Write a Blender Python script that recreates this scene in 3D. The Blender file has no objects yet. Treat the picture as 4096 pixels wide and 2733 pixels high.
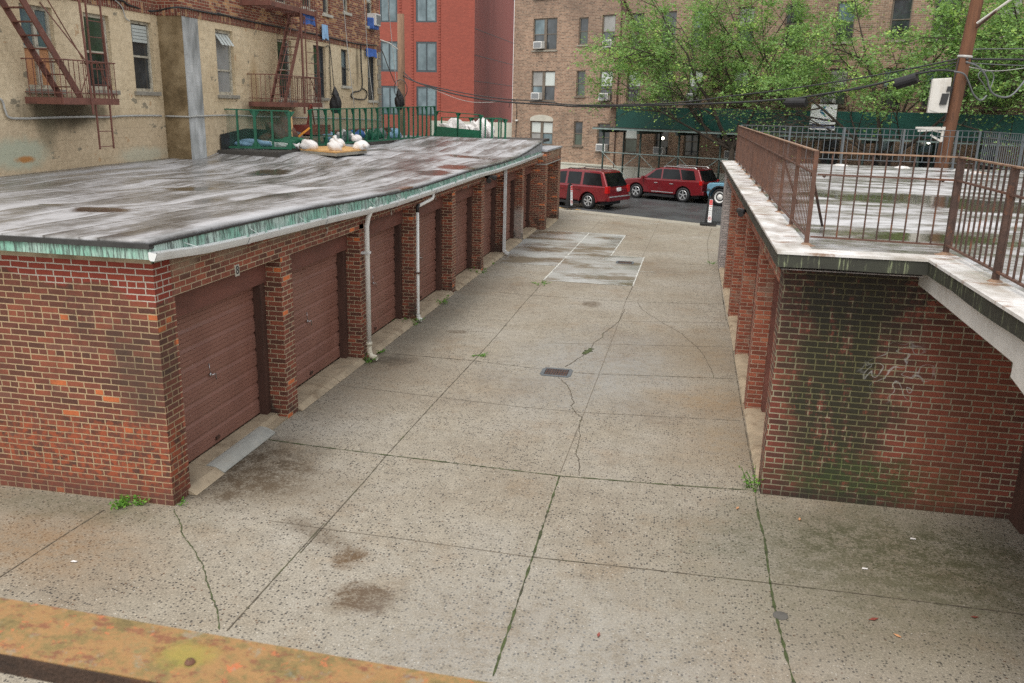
import bpy, math, random
import numpy as np
from mathutils import Vector, Matrix
random.seed(7)
SC = bpy.context.scene
# ------------------------------------------------------------------ camera
YAW, PITCH, ROLL, FPX, CAMH = 0.193255, 0.26805822, 0.02350412, 3422.23, 4.33
def _basis():
    cy, sy, cp, sp = math.cos(YAW), math.sin(YAW), math.cos(PITCH), math.sin(PITCH)
    F = Vector((-sy*cp, cy*cp, -sp)); R = Vector((cy, sy, 0)); U = R.cross(F)
    c, s = math.cos(ROLL), math.sin(ROLL)
    return c*R+s*U, -s*R+c*U, F
CR, CU, CF = _basis(); CO = Vector((0, 0, CAMH))
cam = bpy.data.cameras.new('camera'); cam.sensor_width = 36; cam.lens = FPX/4096*36
cam.clip_start = 0.05; cam.clip_end = 500
cam.dof.use_dof = True; cam.dof.focus_distance = 14; cam.dof.aperture_fstop = 22
camo = bpy.data.objects.new('camera', cam); SC.collection.objects.link(camo)
camo.matrix_world = Matrix(((CR.x, CU.x, -CF.x, 0), (CR.y, CU.y, -CF.y, 0), (CR.z, CU.z, -CF.z, CAMH), (0, 0, 0, 1)))
SC.camera = camo
# ------------------------------------------------------------------ light
w = bpy.data.worlds.new('World'); SC.world = w; w.use_nodes = True
wt = w.node_tree; bg = wt.nodes['Background']
sky = wt.nodes.new('ShaderNodeTexSky'); sky.sky_type = 'NISHITA'; sky.sun_disc = False
sky.sun_elevation = math.radians(58); sky.sun_rotation = math.radians(200); sky.dust_density = 2.5; sky.air_density = 1.2; sky.ozone_density = 1
hs = wt.nodes.new('ShaderNodeHueSaturation'); hs.inputs['Saturation'].default_value = 0.35   # cloud cover greys the sky
wt.links.new(sky.outputs[0], hs.inputs['Color'])
mxw = wt.nodes.new('ShaderNodeMix'); mxw.data_type = 'RGBA'; mxw.inputs[0].default_value = .45; mxw.inputs[7].default_value = (9.0, 9.0, 8.8, 1)   # even cloud layer
wt.links.new(hs.outputs[0], mxw.inputs[6]); wt.links.new(mxw.outputs[2], bg.inputs[0]); bg.inputs[1].default_value = 0.13
sl = bpy.data.lights.new('sun', 'SUN'); sl.energy = 1.4; sl.angle = math.radians(30); sl.color = (1, 0.94, 0.85)
so = bpy.data.objects.new('sun', sl); SC.collection.objects.link(so)
so.rotation_euler = (math.radians(32), 0, math.radians(-20))
SC.view_settings.view_transform = 'Standard'; SC.view_settings.look = 'None'; SC.view_settings.gamma = 1
SC.view_settings.exposure = 0.65
SC.cycles.max_bounces = 5; SC.cycles.transparent_max_bounces = 6; SC.cycles.use_denoising = False

# ------------------------------------------------------------------ surveying: pixel (4096 wide photo) -> point on a real plane
ZT = dict(z1=(0, 0, 2.091), z2=(800, 0, 2.091), z3=(1500, 0, 2.091), z4=(2300, 0, 2.091), z5=(3100, 0, 2.0904),
          zn=(0, 550, 2.091), zg=(1000, 500, 1.96), hh=(2000, 550, 2.091), zr=(2800, 400, 1.7425), A=(0, 1200, 1.7425),
          B=(1000, 1200, 1.7425), C=(2100, 1200, 1.7425), D=(2900, 1200, 1.7425), E=(0, 2000, 1.8077), F=(1200, 2000, 1.6786), G=(2600, 2000, 1.5709),
          s=(0, 0, 1), c3=(1150, 350, 2.2383), c4=(1650, 380, 2.066))
def ray(t, x, y):
    ox, oy, k = ZT[t]; x = ox+x/k; y = oy+y/k
    return CF+CR*((x-2048)/FPX)-CU*((y-1366.5)/FPX)
def onX(t, x, y, v): d = ray(t, x, y); return CO+d*(v/d.x)
def onY(t, x, y, v): d = ray(t, x, y); return CO+d*(v/d.y)
def onZ(t, x, y, v=0.): d = ray(t, x, y); return CO+d*((v-CAMH)/d.z)
SA = math.radians(28)                     # the street runs 28 degrees off the alley's normal
SU = Vector((math.cos(SA), -math.sin(SA), 0)); SN = Vector((-math.sin(SA), -math.cos(SA), 0)); SP = Vector((-9.974, 56, 0))
def onF(t, x, y, off=0.):
    d = ray(t, x, y); k = ((SP+SN*off-CO).dot(SN))/d.dot(SN); p = CO+d*k
    return (p-SP).dot(SU), p.z
def S(u, off, z=0.): return SP+SU*u+SN*off+Vector((0, 0, z))

# ------------------------------------------------------------------ mesh helpers
ORG = {}
def link(o): SC.collection.objects.link(o); return o
def tag(o, label=None, cat=None, group=None, kind=None):
    if label: o['label'] = label
    if cat: o['category'] = cat
    if group: o['group'] = group
    if kind: o['kind'] = kind
    return o
def thing(name, label, cat, loc=(0, 0, 0), group=None):
    o = link(bpy.data.objects.new(name, None)); o.location = loc; o.empty_display_size = .2
    ORG[o.name] = Vector(loc); return tag(o, label, cat, group)
class MB:
    def __init__(s): s.v = []; s.f = []
    def face(s, *p):
        n = len(s.v); s.v += [Vector(q) for q in p]; s.f.append(tuple(range(n, n+len(p)))); return s
    def mesh(s, vs, fs):
        n = len(s.v); s.v += [Vector(q) for q in vs]; s.f += [tuple(n+i for i in f) for f in fs]; return s
    def box(s, x0, x1, y0, y1, z0, z1):
        return s.obox(Vector(((x0+x1)/2, (y0+y1)/2, (z0+z1)/2)), Vector((abs(x1-x0)/2, 0, 0)), Vector((0, abs(y1-y0)/2, 0)), Vector((0, 0, abs(z1-z0)/2)))
    def obox(s, c, a, b, d):
        c = Vector(c); vs = [c+a*i+b*j+d*k for i in (-1, 1) for j in (-1, 1) for k in (-1, 1)]
        fl = a.cross(b).dot(d) > 0
        fs = [(0, 1, 3, 2), (4, 6, 7, 5), (0, 4, 5, 1), (2, 3, 7, 6), (0, 2, 6, 4), (1, 5, 7, 3)]
        if not fl: fs = [f[::-1] for f in fs]
        return s.mesh(vs, fs)
    def bar(s, p, q, wx, wy=None, up=None):
        p = Vector(p); q = Vector(q); d = q-p; wy = wy or wx
        up = Vector(up) if up else (Vector((0, 0, 1)) if abs(d.normalized().z) < .95 else Vector((0, 1, 0)))
        a = d.cross(up).normalized(); b = a.cross(d).normalized()
        return s.obox((p+q)/2, a*(wx/2), b*(wy/2), d/2)
    def tube(s, pts, r, n=8, cap=True):
        pts = [Vector(p) for p in pts]; rs = r if isinstance(r, (list, tuple)) else [r]*len(pts)
        base = len(s.v); m = len(pts)
        t0 = (pts[1]-pts[0]).normalized(); ref = Vector((0, 0, 1)) if abs(t0.z) < .9 else Vector((1, 0, 0))
        a = t0.cross(ref).normalized()
        for i, p in enumerate(pts):
            t = (pts[min(i+1, m-1)]-pts[max(i-1, 0)]).normalized()
            a = (a-t*a.dot(t)).normalized(); b = t.cross(a)
            for k in range(n):
                an = 2*math.pi*k/n; s.v.append(p+(a*math.cos(an)+b*math.sin(an))*rs[i])
        for i in range(m-1):
            for k in range(n):
                k2 = (k+1) % n; s.f.append((base+i*n+k, base+i*n+k2, base+(i+1)*n+k2, base+(i+1)*n+k))
        if cap:
            s.f.append(tuple(base+k for k in range(n))[::-1]); s.f.append(tuple(base+(m-1)*n+k for k in range(n)))
        return s
    def prism(s, poly, d):
        """closed polygon (3d points) pushed along vector d"""
        poly = [Vector(p) for p in poly]; d = Vector(d); n = len(poly); b = len(s.v)
        nn = Vector((0, 0, 0))
        for i in range(n): nn += poly[i].cross(poly[(i+1) % n])
        if nn.dot(d) > 0: poly = poly[::-1]
        s.v += poly+[p+d for p in poly]
        s.f.append(tuple(range(b, b+n))); s.f.append(tuple(range(b+2*n-1, b+n-1, -1)))
        for i in range(n):
            j = (i+1) % n; s.f.append((b+i, b+n+i, b+n+j, b+j))
        return s
    def lathe(s, prof, c, ax, n=24):
        """prof: (radius, along axis)"""
        c = Vector(c); ax = Vector(ax).normalized(); ref = Vector((0, 0, 1)) if abs(ax.z) < .9 else Vector((1, 0, 0))
        a = ax.cross(ref).normalized(); b = ax.cross(a); base = len(s.v); m = len(prof)
        for r, h in prof:
            for k in range(n):
                t = 2*math.pi*k/n; s.v.append(c+ax*h+(a*math.cos(t)+b*math.sin(t))*r)
        for i in range(m-1):
            for k in range(n):
                k2 = (k+1) % n; s.f.append((base+i*n+k, base+(i+1)*n+k, base+(i+1)*n+k2, base+i*n+k2))
        return s
    def build(s, name, mat, parent=None, label=None, cat=None, group=None, kind=None, smooth=False, bevel=0, org=None):
        vs = s.v
        if parent is not None: o0 = ORG[parent.name]
        elif org is not None: o0 = Vector(org)
        elif kind: o0 = Vector((0, 0, 0))
        else:
            xs = [v.x for v in vs]; ys = [v.y for v in vs]; o0 = Vector(((min(xs)+max(xs))/2, (min(ys)+max(ys))/2, min(v.z for v in vs)))
        me = bpy.data.meshes.new(name)
        me.from_pydata([tuple(v-o0) for v in vs], [], s.f); 
        uv = me.uv_layers.new(name='UVMap')
        dat = np.zeros(len(me.loops)*2, dtype=np.float32)
        for p in me.polygons:
            n = p.normal
            if abs(n.z) > .75: ta = Vector((1, 0, 0)); tb = Vector((0, 1, 0))
            else: ta = Vector((-n.y, n.x, 0)).normalized(); tb = Vector((0, 0, 1))
            if abs(n.z) <= .75 and (ta.x+ta.y*.999) < 0: ta = -ta
            for li in p.loop_indices:
                q = vs[me.loops[li].vertex_index]; dat[2*li] = q.dot(ta); dat[2*li+1] = q.dot(tb)
        uv.data.foreach_set('uv', dat)
        if smooth: me.shade_smooth()
        me.materials.append(mat); me.update()
        o = link(bpy.data.objects.new(name, me)); ORG[o.name] = o0
        if parent is not None: o.parent = parent
        else: o.location = o0
        if bevel:
            m = o.modifiers.new('bevel', 'BEVEL'); m.width = bevel; m.segments = 2; m.limit_method = 'ANGLE'; m.harden_normals = False
        return tag(o, label, cat, group, kind)
def copy_tree(o, parent=None):
    c = o.copy(); link(c); c.parent = parent; ORG[c.name] = ORG[o.name]
    for ch in o.children: copy_tree(ch, c)
    return c

# ------------------------------------------------------------------ materials
class N:
    """tiny node builder"""
    def __init__(s, name, rough=.8, spec=.5, metal=0.):
        s.m = bpy.data.materials.new(name); s.m.use_nodes = True; s.t = s.m.node_tree
        s.b = s.t.nodes['Principled BSDF']; s.b.inputs['Roughness'].default_value = rough
        s.b.inputs['Metallic'].default_value = metal; s.b.inputs['Specular IOR Level'].default_value = spec
        g = s.t.nodes.new('ShaderNodeNewGeometry'); s.pos = g.outputs['Position']
        s.uv = s.t.nodes.new('ShaderNodeUVMap').outputs[0]
    def n(s, typ, ins=None, **kw):
        nd = s.t.nodes.new(typ)
        for k, v in kw.items(): setattr(nd, k, v)
        for k, v in (ins or {}).items():
            if isinstance(v, bpy.types.NodeSocket): s.t.links.new(v, nd.inputs[k])
            else:
                if isinstance(v, tuple) and len(v) == 3 and nd.inputs[k].type == 'RGBA': v = (*v, 1)
                nd.inputs[k].default_value = v
        return nd
    def math(s, op, a, b=0., c=0., clamp=False): return s.n('ShaderNodeMath', {0: a, 1: b, 2: c}, operation=op, use_clamp=clamp).outputs[0]
    def vec(s, op, a, b=(0, 0, 0)): 
        nd = s.n('ShaderNodeVectorMath', {0: a, 1: b}, operation=op); return nd.outputs[1] if op in ('LENGTH', 'DOT_PRODUCT') else nd.outputs[0]
    def noise(s, v, scale, detail=4, rough=.55, out=0, dist=0.): return s.n('ShaderNodeTexNoise', {'Vector': v, 'Scale': scale, 'Detail': detail, 'Roughness': rough, 'Distortion': dist}).outputs[out]
    def smooth(s, v, a, b, lo=0., hi=1.): return s.n('ShaderNodeMapRange', {0: v, 1: a, 2: b, 3: lo, 4: hi}, interpolation_type='SMOOTHSTEP').outputs[0]
    def mix(s, f, a, b, mode='MIX'):
        nd = s.n('ShaderNodeMix', data_type='RGBA', blend_type=mode)
        for i, v in ((0, f), (6, a), (7, b)):
            if isinstance(v, bpy.types.NodeSocket): s.t.links.new(v, nd.inputs[i])
            else: nd.inputs[i].default_value = (*v, 1) if isinstance(v, tuple) and len(v) == 3 else v
        return nd.outputs[2]
    def ramp(s, v, stops, interp='LINEAR'):
        nd = s.n('ShaderNodeValToRGB', {0: v}); r = nd.color_ramp; r.interpolation = interp
        while len(r.elements) < len(stops): r.elements.new(.5)
        for e, (p, c) in zip(r.elements, stops): e.position = p; e.color = (*c, 1)
        return nd.outputs[0]
    def sep(s, v): return s.n('ShaderNodeSeparateXYZ', {0: v}).outputs
    def comb(s, x, y, z=0.): return s.n('ShaderNodeCombineXYZ', {0: x, 1: y, 2: z}).outputs[0]
    def blob(s, v, c, r, soft=.35, rag=.5, rs=3., ang=0.):
        """ragged elliptical mask, 1 inside"""
        d = s.vec('SUBTRACT', v, c)
        if ang: d = s.n('ShaderNodeVectorRotate', {'Vector': d, 'Angle': ang}, rotation_type='Z_AXIS').outputs[0]
        d = s.vec('MULTIPLY', d, tuple(1/max(q, 1e-4) if q else 0 for q in r)); L = s.vec('LENGTH', d)
        nz = s.math('MULTIPLY', s.math('SUBTRACT', s.noise(v, rs, 5, .65), .5), rag*2)
        return s.smooth(s.math('ADD', L, nz), 1-soft, 1+soft, 1., 0.)
    def col(s, c): 
        i = s.b.inputs['Base Color']
        if isinstance(c, bpy.types.NodeSocket): s.t.links.new(c, i)
        else: i.default_value = (*c, 1)
    def rough(s, c): s.t.links.new(c, s.b.inputs['Roughness'])
    def bump(s, h, st=.4, dist=.01): s.t.links.new(s.n('ShaderNodeBump', {'Height': h, 'Strength': st, 'Distance': dist}).outputs[0], s.b.inputs['Normal'])

def plain(name, c, rough=.7, var=.25, scale=6., metal=0., dirt=None, dirt_amt=.5, dscale=2.5, bump=0., spec=.5, stretch=(1, 1, 1)):
    m = N(name, rough, spec, metal); p = m.vec('MULTIPLY', m.pos, stretch)
    k = m.noise(p, scale, 5, .65)
    c1 = tuple(x*(1-var) for x in c); c2 = tuple(min(1, x*(1+var)) for x in c)
    col = m.ramp(k, [(.3, c1), (.7, c2)])
    if dirt: col = m.mix(m.math('MULTIPLY', m.smooth(m.noise(p, dscale, 6, .7), .5, .68), dirt_amt), col, dirt)
    m.col(col)
    if bump: m.bump(m.noise(m.pos, scale*6, 4), bump, .01)
    return m.m
RED_BRICK = [(0., (.058, .027, .019)), (.13, (.085, .033, .022)), (.36, (.115, .040, .026)), (.55, (.15, .048, .029)), (.74, (.098, .036, .025)), (.86, (.19, .060, .033)), (.93, (.13, .062, .045)), (.972, (.42, .125, .04))]
def brick(name, ramp, mortar, bw=.21, bh=.0677, mw=.012, every=6, extra=None, rough=.85, bump=.8, grime=.45, soldier=False, gscale=.7):
    m = N(name, rough); warm = (1.10, .98, .92)
    uv = m.vec('ADD', m.uv, m.vec('MULTIPLY', m.vec('SUBTRACT', m.noise(m.uv, 3.5, 3, .6, out=1), (.5, .5, .5)), (.012, .012, 0)))
    x, y, _ = m.sep(uv)
    if soldier: x, y = y, x
    row = m.math('FLOOR', m.math('DIVIDE', y, bh)); ry = m.math('FRACT', m.math('DIVIDE', y, bh))
    if every:
        hd = m.math('COMPARE', m.math('MODULO', m.math('ADD', row, 600), float(every)), 0., .1)
        wd = m.math('SUBTRACT', bw, m.math('MULTIPLY', hd, bw*.5))
    else: wd = bw
    jit = m.n('ShaderNodeTexWhiteNoise', {'W': row}, noise_dimensions='1D').outputs[0]
    ux = m.math('ADD', m.math('DIVIDE', x, wd), m.math('ADD', m.math('MULTIPLY', m.math('MODULO', m.math('ADD', row, 600), 2.), .5), m.math('MULTIPLY', jit, .12)))
    col = m.math('FLOOR', ux); rx = m.math('FRACT', ux)
    dx = m.math('MULTIPLY', m.math('MINIMUM', rx, m.math('SUBTRACT', 1., rx)), wd)
    dy = m.math('MULTIPLY', m.math('MINIMUM', ry, m.math('SUBTRACT', 1., ry)), bh)
    d = m.math('ADD', m.math('MINIMUM', dx, dy), m.math('MULTIPLY', m.math('SUBTRACT', m.noise(m.uv, 45, 3), .5), .007))
    mask = m.smooth(d, mw*.5-.0015, mw*.5+.002)
    wn = m.n('ShaderNodeTexWhiteNoise', {'Vector': m.comb(col, row, 0.)}, noise_dimensions='3D')
    c = m.ramp(wn.outputs[0], [(p_, tuple(min(1, a*b) for a, b in zip(q_, warm))) for p_, q_ in ramp], 'CONSTANT')
    c = m.mix(.22, c, m.ramp(m.noise(m.uv, 1.1, 4), [(.3, ramp[1][1]), (.7, ramp[min(3, len(ramp)-1)][1])]))
    fine = m.noise(m.uv, 60, 5, .7)
    c = m.mix(1., c, m.ramp(m.math('ADD', m.math('MULTIPLY', fine, .5), m.math('MULTIPLY', m.noise(m.uv, 7, 7, .75), .5)), [(.32, (.62, .6, .6)), (.66, (1.35, 1.35, 1.35))]), 'MULTIPLY')
    mo = m.mix(m.noise(m.uv, 2., 4), tuple(q*.72 for q in mortar), tuple(min(1, q*1.2) for q in mortar))
    c = m.mix(mask, mo, c)
    if grime: c = m.mix(m.math('MULTIPLY', m.math('MULTIPLY', m.smooth(m.noise(m.vec('MULTIPLY', m.uv, (1, .55, 1)), gscale*1.6, 9, .75), .45, .64), m.smooth(m.noise(m.uv, 16, 6, .75), .38, .58, .25, 1.)), grime*1.3), c, (.035, .026, .02))
    if extra: c = extra(m, c, mask)
    m.col(c)
    h = m.math('ADD', m.math('MULTIPLY', mask, .8), m.math('MULTIPLY', fine, .35)); m.bump(h, bump, .008)
    return m.m

M = {}
def left_extra(m, c, mask):
    # repointed bright brick near the eave and corner, orange scuffs near the base
    x, y, z = m.sep(m.pos)
    a = m.smooth(m.math('ADD', z, m.math('ADD', m.math('MULTIPLY', m.noise(m.pos, 1.8, 4), .55), m.math('MULTIPLY', m.math('ADD', x, 6.6), .12))), 2.70, 2.76)
    c = m.mix(m.math('MULTIPLY', a, .9), c, m.mix(mask, (.46, .42, .36), m.mix(m.noise(m.pos, 9, 2), (.17, .022, .013), (.28, .045, .024))))
    o = m.math('MULTIPLY', m.blob(m.pos, (-6.1, 7.72, .55), (1.6, 1, .42), .5, 1.1, 2.2), m.smooth(m.noise(m.pos, 11, 5), .42, .6))
    c = m.mix(m.math('MULTIPLY', o, .65), c, m.mix(mask, (.30, .17, .10), (.36, .075, .025)))
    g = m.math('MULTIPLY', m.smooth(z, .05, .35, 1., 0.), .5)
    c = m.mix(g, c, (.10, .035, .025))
    dk = m.blob(m.pos, (-5.5, 7.72, 1.55), (.35, 1, .45), .6, .8, 3.)
    return m.mix(m.math('MULTIPLY', dk, .45), c, (.045, .035, .025))
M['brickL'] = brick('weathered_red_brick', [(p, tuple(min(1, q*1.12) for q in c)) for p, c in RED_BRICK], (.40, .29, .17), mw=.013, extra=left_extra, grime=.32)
def front_extra(m, c, mask):
    x, y, z = m.sep(m.pos)
    p = m.blob(m.pos, (-5.26, 28.1, .45), (1, .5, .62), .25, .5, 4.)
    c = m.mix(m.math('MULTIPLY', p, .6), c, (.45, .42, .38))
    b = m.math('MULTIPLY', m.smooth(z, .1, .7, 1., 0.), m.smooth(m.noise(m.pos, 2.2, 5), .45, .6))
    c = m.mix(m.math('MULTIPLY', b, .8), c, (.03, .025, .02))
    e = m.math('MULTIPLY', m.smooth(z, 2.45, 2.6), m.smooth(m.noise(m.pos, 1.7, 3), .35, .6))
    return m.mix(m.math('MULTIPLY', e, .55), c, (.34, .27, .19))
M['brickF'] = brick('pier_red_brick', [(p, tuple(min(1, q*1.55) for q in c)) for p, c in RED_BRICK], (.46, .36, .24), extra=front_extra, grime=.12, every=0)
def right_extra(m, c, mask):
    x, y, z = m.sep(m.pos)
    drip = m.noise(m.vec('MULTIPLY', m.pos, (1, 1, .16)), 5.5, 7, .7); patchy = m.noise(m.pos, 13, 6, .75)
    st = m.math('MULTIPLY', m.math('MULTIPLY', m.blob(m.pos, (1.85, 9.65, 1.75), (.60, 1, 2.1), .5, .7, 2.4), m.smooth(m.math('ADD', m.math('MULTIPLY', drip, .6), m.math('MULTIPLY', patchy, .4)), .37, .50)), 1.0)
    c = m.mix(st, c, m.mix(mask, (.105, .10, .045), (.026, .023, .012)))
    st2 = m.math('MULTIPLY', m.blob(m.pos, (1.9, 9.65, 2.62), (1.2, 1, .50), .6, .8, 2.), .92)
    c = m.mix(m.math('MULTIPLY', st2, m.smooth(patchy, .36, .56, .3, 1.)), c, m.mix(mask, (.07, .06, .035), (.022, .018, .014)))
    ms = m.math('MULTIPLY', m.math('MULTIPLY', m.blob(m.pos, (2.35, 9.65, .28), (.85, 1, .34), .5, 1.0, 4.), m.smooth(patchy, .4, .55, .25, 1.)), .9)
    c = m.mix(ms, c, m.mix(mask, (.075, .10, .03), (.03, .042, .014)))
    wet = m.math('MULTIPLY', m.smooth(z, .0, .22, 1., 0.), .7)
    c = m.mix(wet, c, (.016, .014, .010))
    og = m.math('MULTIPLY', m.blob(m.pos, (3.15, 9.65, .9), (.55, 1, 1.1), .6, .9, 1.8), .45)
    c = m.mix(og, c, m.mix(mask, (.13, .07, .04), (.17, .045, .018)))
    # chalky scrawl
    g1 = m.math('MULTIPLY', m.blob(m.pos, (2.45, 9.65, 1.62), (.34, 1, .30), .4, .6, 5.), m.smooth(m.noise(m.vec('MULTIPLY', m.pos, (1, 1, 1)), 4.5, 1, .3, dist=1.2), .47, .5))
    g1 = m.math('MULTIPLY', g1, m.smooth(m.noise(m.pos, 4.5, 1, .3, dist=1.2), .50, .53, 1., 0.))
    return m.mix(m.math('MULTIPLY', g1, .6), c, (.42, .42, .40))
RB2 = [(0., (.05, .02, .016)), (.2, (.09, .026, .018)), (.45, (.125, .032, .022)), (.6, (.15, .04, .026)), (.8, (.10, .036, .026)), (.93, (.19, .055, .032))]
M['brickR'] = brick('stained_red_brick', [(p, tuple(min(1, q*1.35) for q in c)) for p, c in RB2], (.34, .29, .20), mw=.014, extra=right_extra, grime=.3)
def rf_extra(m, c, mask): 
    return m.mix(m.math('MULTIPLY', m.smooth(m.noise(m.pos, 2.5, 4), .55, .7), .4), c, (.30, .24, .18))
M['brickRF'] = brick('warm_red_brick', [(0., (.16, .052, .032)), (.3, (.24, .075, .043)), (.6, (.31, .105, .06)), (.85, (.21, .062, .038)), (.95, (.36, .15, .085))], (.36, .26, .19), extra=rf_extra, grime=.15, every=0)
M['brickW'] = brick('grey_painted_brick', [(0., (.33, .33, .33)), (.5, (.42, .42, .42)), (.8, (.27, .27, .28))], (.2, .2, .2), grime=.3, every=0)
def brown_extra(m, c, mask):
    x, y, z = m.sep(m.pos)
    b = m.math('MULTIPLY', m.smooth(z, 6.6, 8.4), m.smooth(m.noise(m.pos, .22, 4), .42, .6))
    c = m.mix(m.math('MULTIPLY', b, .28), c, (.08, .06, .05))
    return m.mix(m.math('MULTIPLY', m.blob(m.pos, tuple(S(1.0, 0, 5.0)), (1.0, 1.0, .55), .3, .5, 2.), .6), c, (.40, .23, .18))
M['brickB'] = brick('tan_brown_brick', [(0., (.17, .118, .083)), (.25, (.25, .172, .122)), (.55, (.31, .22, .158)), (.8, (.21, .135, .095)), (.93, (.115, .08, .06))], (.38, .32, .25), bw=.24, bh=.088, mw=.016, extra=brown_extra, grime=.28, gscale=.25, bump=.3)
M['brickT'] = brick('red_and_buff_brick', [(0., (.20, .06, .035)), (.3, (.16, .045, .028)), (.5, (.50, .32, .16)), (.62, (.25, .08, .045)), (.75, (.42, .25, .12)), (.88, (.12, .04, .028))], (.42, .33, .23), bw=.21, bh=.0677, grime=.3)
M['brickS'] = brick('soldier_brick', [(0., (.17, .05, .032)), (.35, (.12, .04, .028)), (.6, (.40, .25, .13)), (.75, (.20, .06, .04))], (.40, .31, .21), bw=.21, bh=.075, every=0, grime=.3, soldier=True)
def redb_extra(m, c, mask): return m.mix(.5, c, (.27, .065, .045))
M['brickN'] = brick('smooth_red_brick', [(0., (.20, .05, .035)), (.4, (.28, .07, .048)), (.8, (.23, .055, .04))], (.30, .10, .07), bw=.25, bh=.09, grime=.12, extra=redb_extra, gscale=.2, bump=.2)
m = N('red_side_panels', .8); k = m.sep(m.pos)[2]
c = m.ramp(m.noise(m.vec('MULTIPLY', m.pos, (1, .5, .12)), .5, 5), [(.25, (.16, .045, .04)), (.5, (.30, .08, .065)), (.75, (.36, .11, .09))])
m.col(c); m.bump(m.noise(m.pos, 3), .1); M['redside'] = m.m

# concrete yard
def ground_mat():
    m = N('exposed_aggregate_concrete', .75, .45)
    p = m.vec('MULTIPLY', m.pos, (1, 1, 0)); x, y, z = m.sep(p)
    big = m.noise(p, .35, 6, .62); c = m.ramp(big, [(.3, (.205, .172, .132)), (.5, (.262, .236, .192)), (.7, (.300, .282, .248))])
    c = m.mix(m.math('MULTIPLY', m.smooth(m.noise(p, .9, 6, .7), .5, .7), .35), c, (.20, .135, .075))
    fine = m.noise(p, 48, 5, .9); c = m.mix(1., c, m.ramp(fine, [(.34, (.42, .41, .40)), (.46, (.9, .89, .87)), (.54, (1.12, 1.1, 1.08)), (.64, (1.75, 1.72, 1.66))]), 'MULTIPLY')
    v = m.n('ShaderNodeTexVoronoi', {'Vector': p, 'Scale': 34., 'Randomness': 1.}); 
    pr = m.sep(v.outputs['Color'])
    peb = m.math('MULTIPLY', m.smooth(v.outputs['Distance'], .30, .46, 1., 0.), m.math('GREATER_THAN', pr[0], .66))
    c = m.mix(m.math('MULTIPLY', peb, m.smooth(m.noise(p, .8, 3), .3, .6, .6, 1.)), c, m.ramp(pr[1], [(0., (.035, .033, .032)), (.6, (.08, .07, .06)), (.9, (.11, .065, .04))], 'CONSTANT'))
    pebw = m.math('MULTIPLY', m.smooth(v.outputs['Distance'], .15, .25, 1., 0.), m.math('LESS_THAN', pr[0], .10))
    c = m.mix(pebw, c, (.50, .48, .44))
    md_ = m.noise(p, 5.5, 8, .75); c = m.mix(1., c, m.ramp(md_, [(.3, (.80, .79, .77)), (.65, (1.12, 1.12, 1.11))]), 'MULTIPLY')
    G = lambda t, a, b: tuple(onZ(t, a, b))
    def st(pt, r, col, amt, soft=.5, rag=.6, rs=2.2, ang=0.):
        nonlocal c
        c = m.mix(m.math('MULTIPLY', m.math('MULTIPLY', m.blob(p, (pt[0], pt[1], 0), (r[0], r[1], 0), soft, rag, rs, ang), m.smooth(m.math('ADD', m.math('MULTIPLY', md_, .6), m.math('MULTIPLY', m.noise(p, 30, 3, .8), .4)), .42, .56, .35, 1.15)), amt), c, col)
    st(G('s', 1455, 2395), (.30, .24), (.085, .050, .022), 1., .5, 1.1, 6.)
    st(G('s', 1400, 2230), (.14, .2), (.10, .06, .028), .85, .5, 1.1, 6.)
    st(G('A', 1780, 1180), (.62, .85), (.06, .042, .024), .95, .6, .8, 2.2); st(G('A', 2000, 1300), (.8, .5), (.11, .08, .05), .5, .8, .9, 2.2)
    st(G('s', 1270, 2130), (.5, .16), (.09, .062, .036), .6, .6, .8, 3., .5)
    st(G('B', 1000, 420), (.35, .28), (.06, .055, .045), .8, .5, .9, 5.)
    st(G('B', 1440, 222), (.22, .13), (.09, .062, .035), .7, .3, .6, 5.)
    st(G('hh', 770, 1395), (.22, .3), (.085, .06, .035), .7, .3, .6, 4.)
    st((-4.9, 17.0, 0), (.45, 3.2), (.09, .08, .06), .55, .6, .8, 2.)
    st((-4.7, 12.5, 0), (.6, 1.5), (.15, .10, .055), .35, .8, .8, 2.)
    st((.7, 12.9, 0), (.8, .6), (.23, .145, .065), .5, .8, .9, 1.8)
    st((.75, 11.2, 0), (.6, .8), (.22, .15, .075), .45, .8, .9, 1.8)
    st((.6, 15.6, 0), (.7, 1.6), (.2, .15, .09), .45, .8, .9, 1.5)
    st((2.6, 8.5, 0), (1.9, .95), (.06, .06, .028), .8, .7, .7, 1.5)
    st((2.2, 7.3, 0), (1.7, .75), (.11, .10, .06), .5, .8, .8, 1.6)
    st((-6.2, 6.6, 0), (1.1, .55), (.22, .13, .06), .5, .8, .9, 2.)
    st((-6.4, 7.45, 0), (1.2, .28), (.09, .085, .05), .55, .7, .8, 2.)
    st((-1.4, 14.2, 0), (1.2, 2.0), (.24, .25, .25), .45, .8, .9, 1.2)
    st((-.9, 5.6, 0), (1.5, 1.6), (.30, .30, .285), .40, .9, .9, .9)
    st((1.6, 5.6, 0), (1.0, .8), (.31, .28, .24), .40, .9, .9, 1.)
    m.col(c)
    m.rough(m.smooth(m.noise(p, .6, 5), .35, .65, .62, .9))
    m.bump(m.math('ADD', fine, m.math('MULTIPLY', peb, .5)), .35, .006)
    return m.m
M['ground'] = ground_mat()
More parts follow.
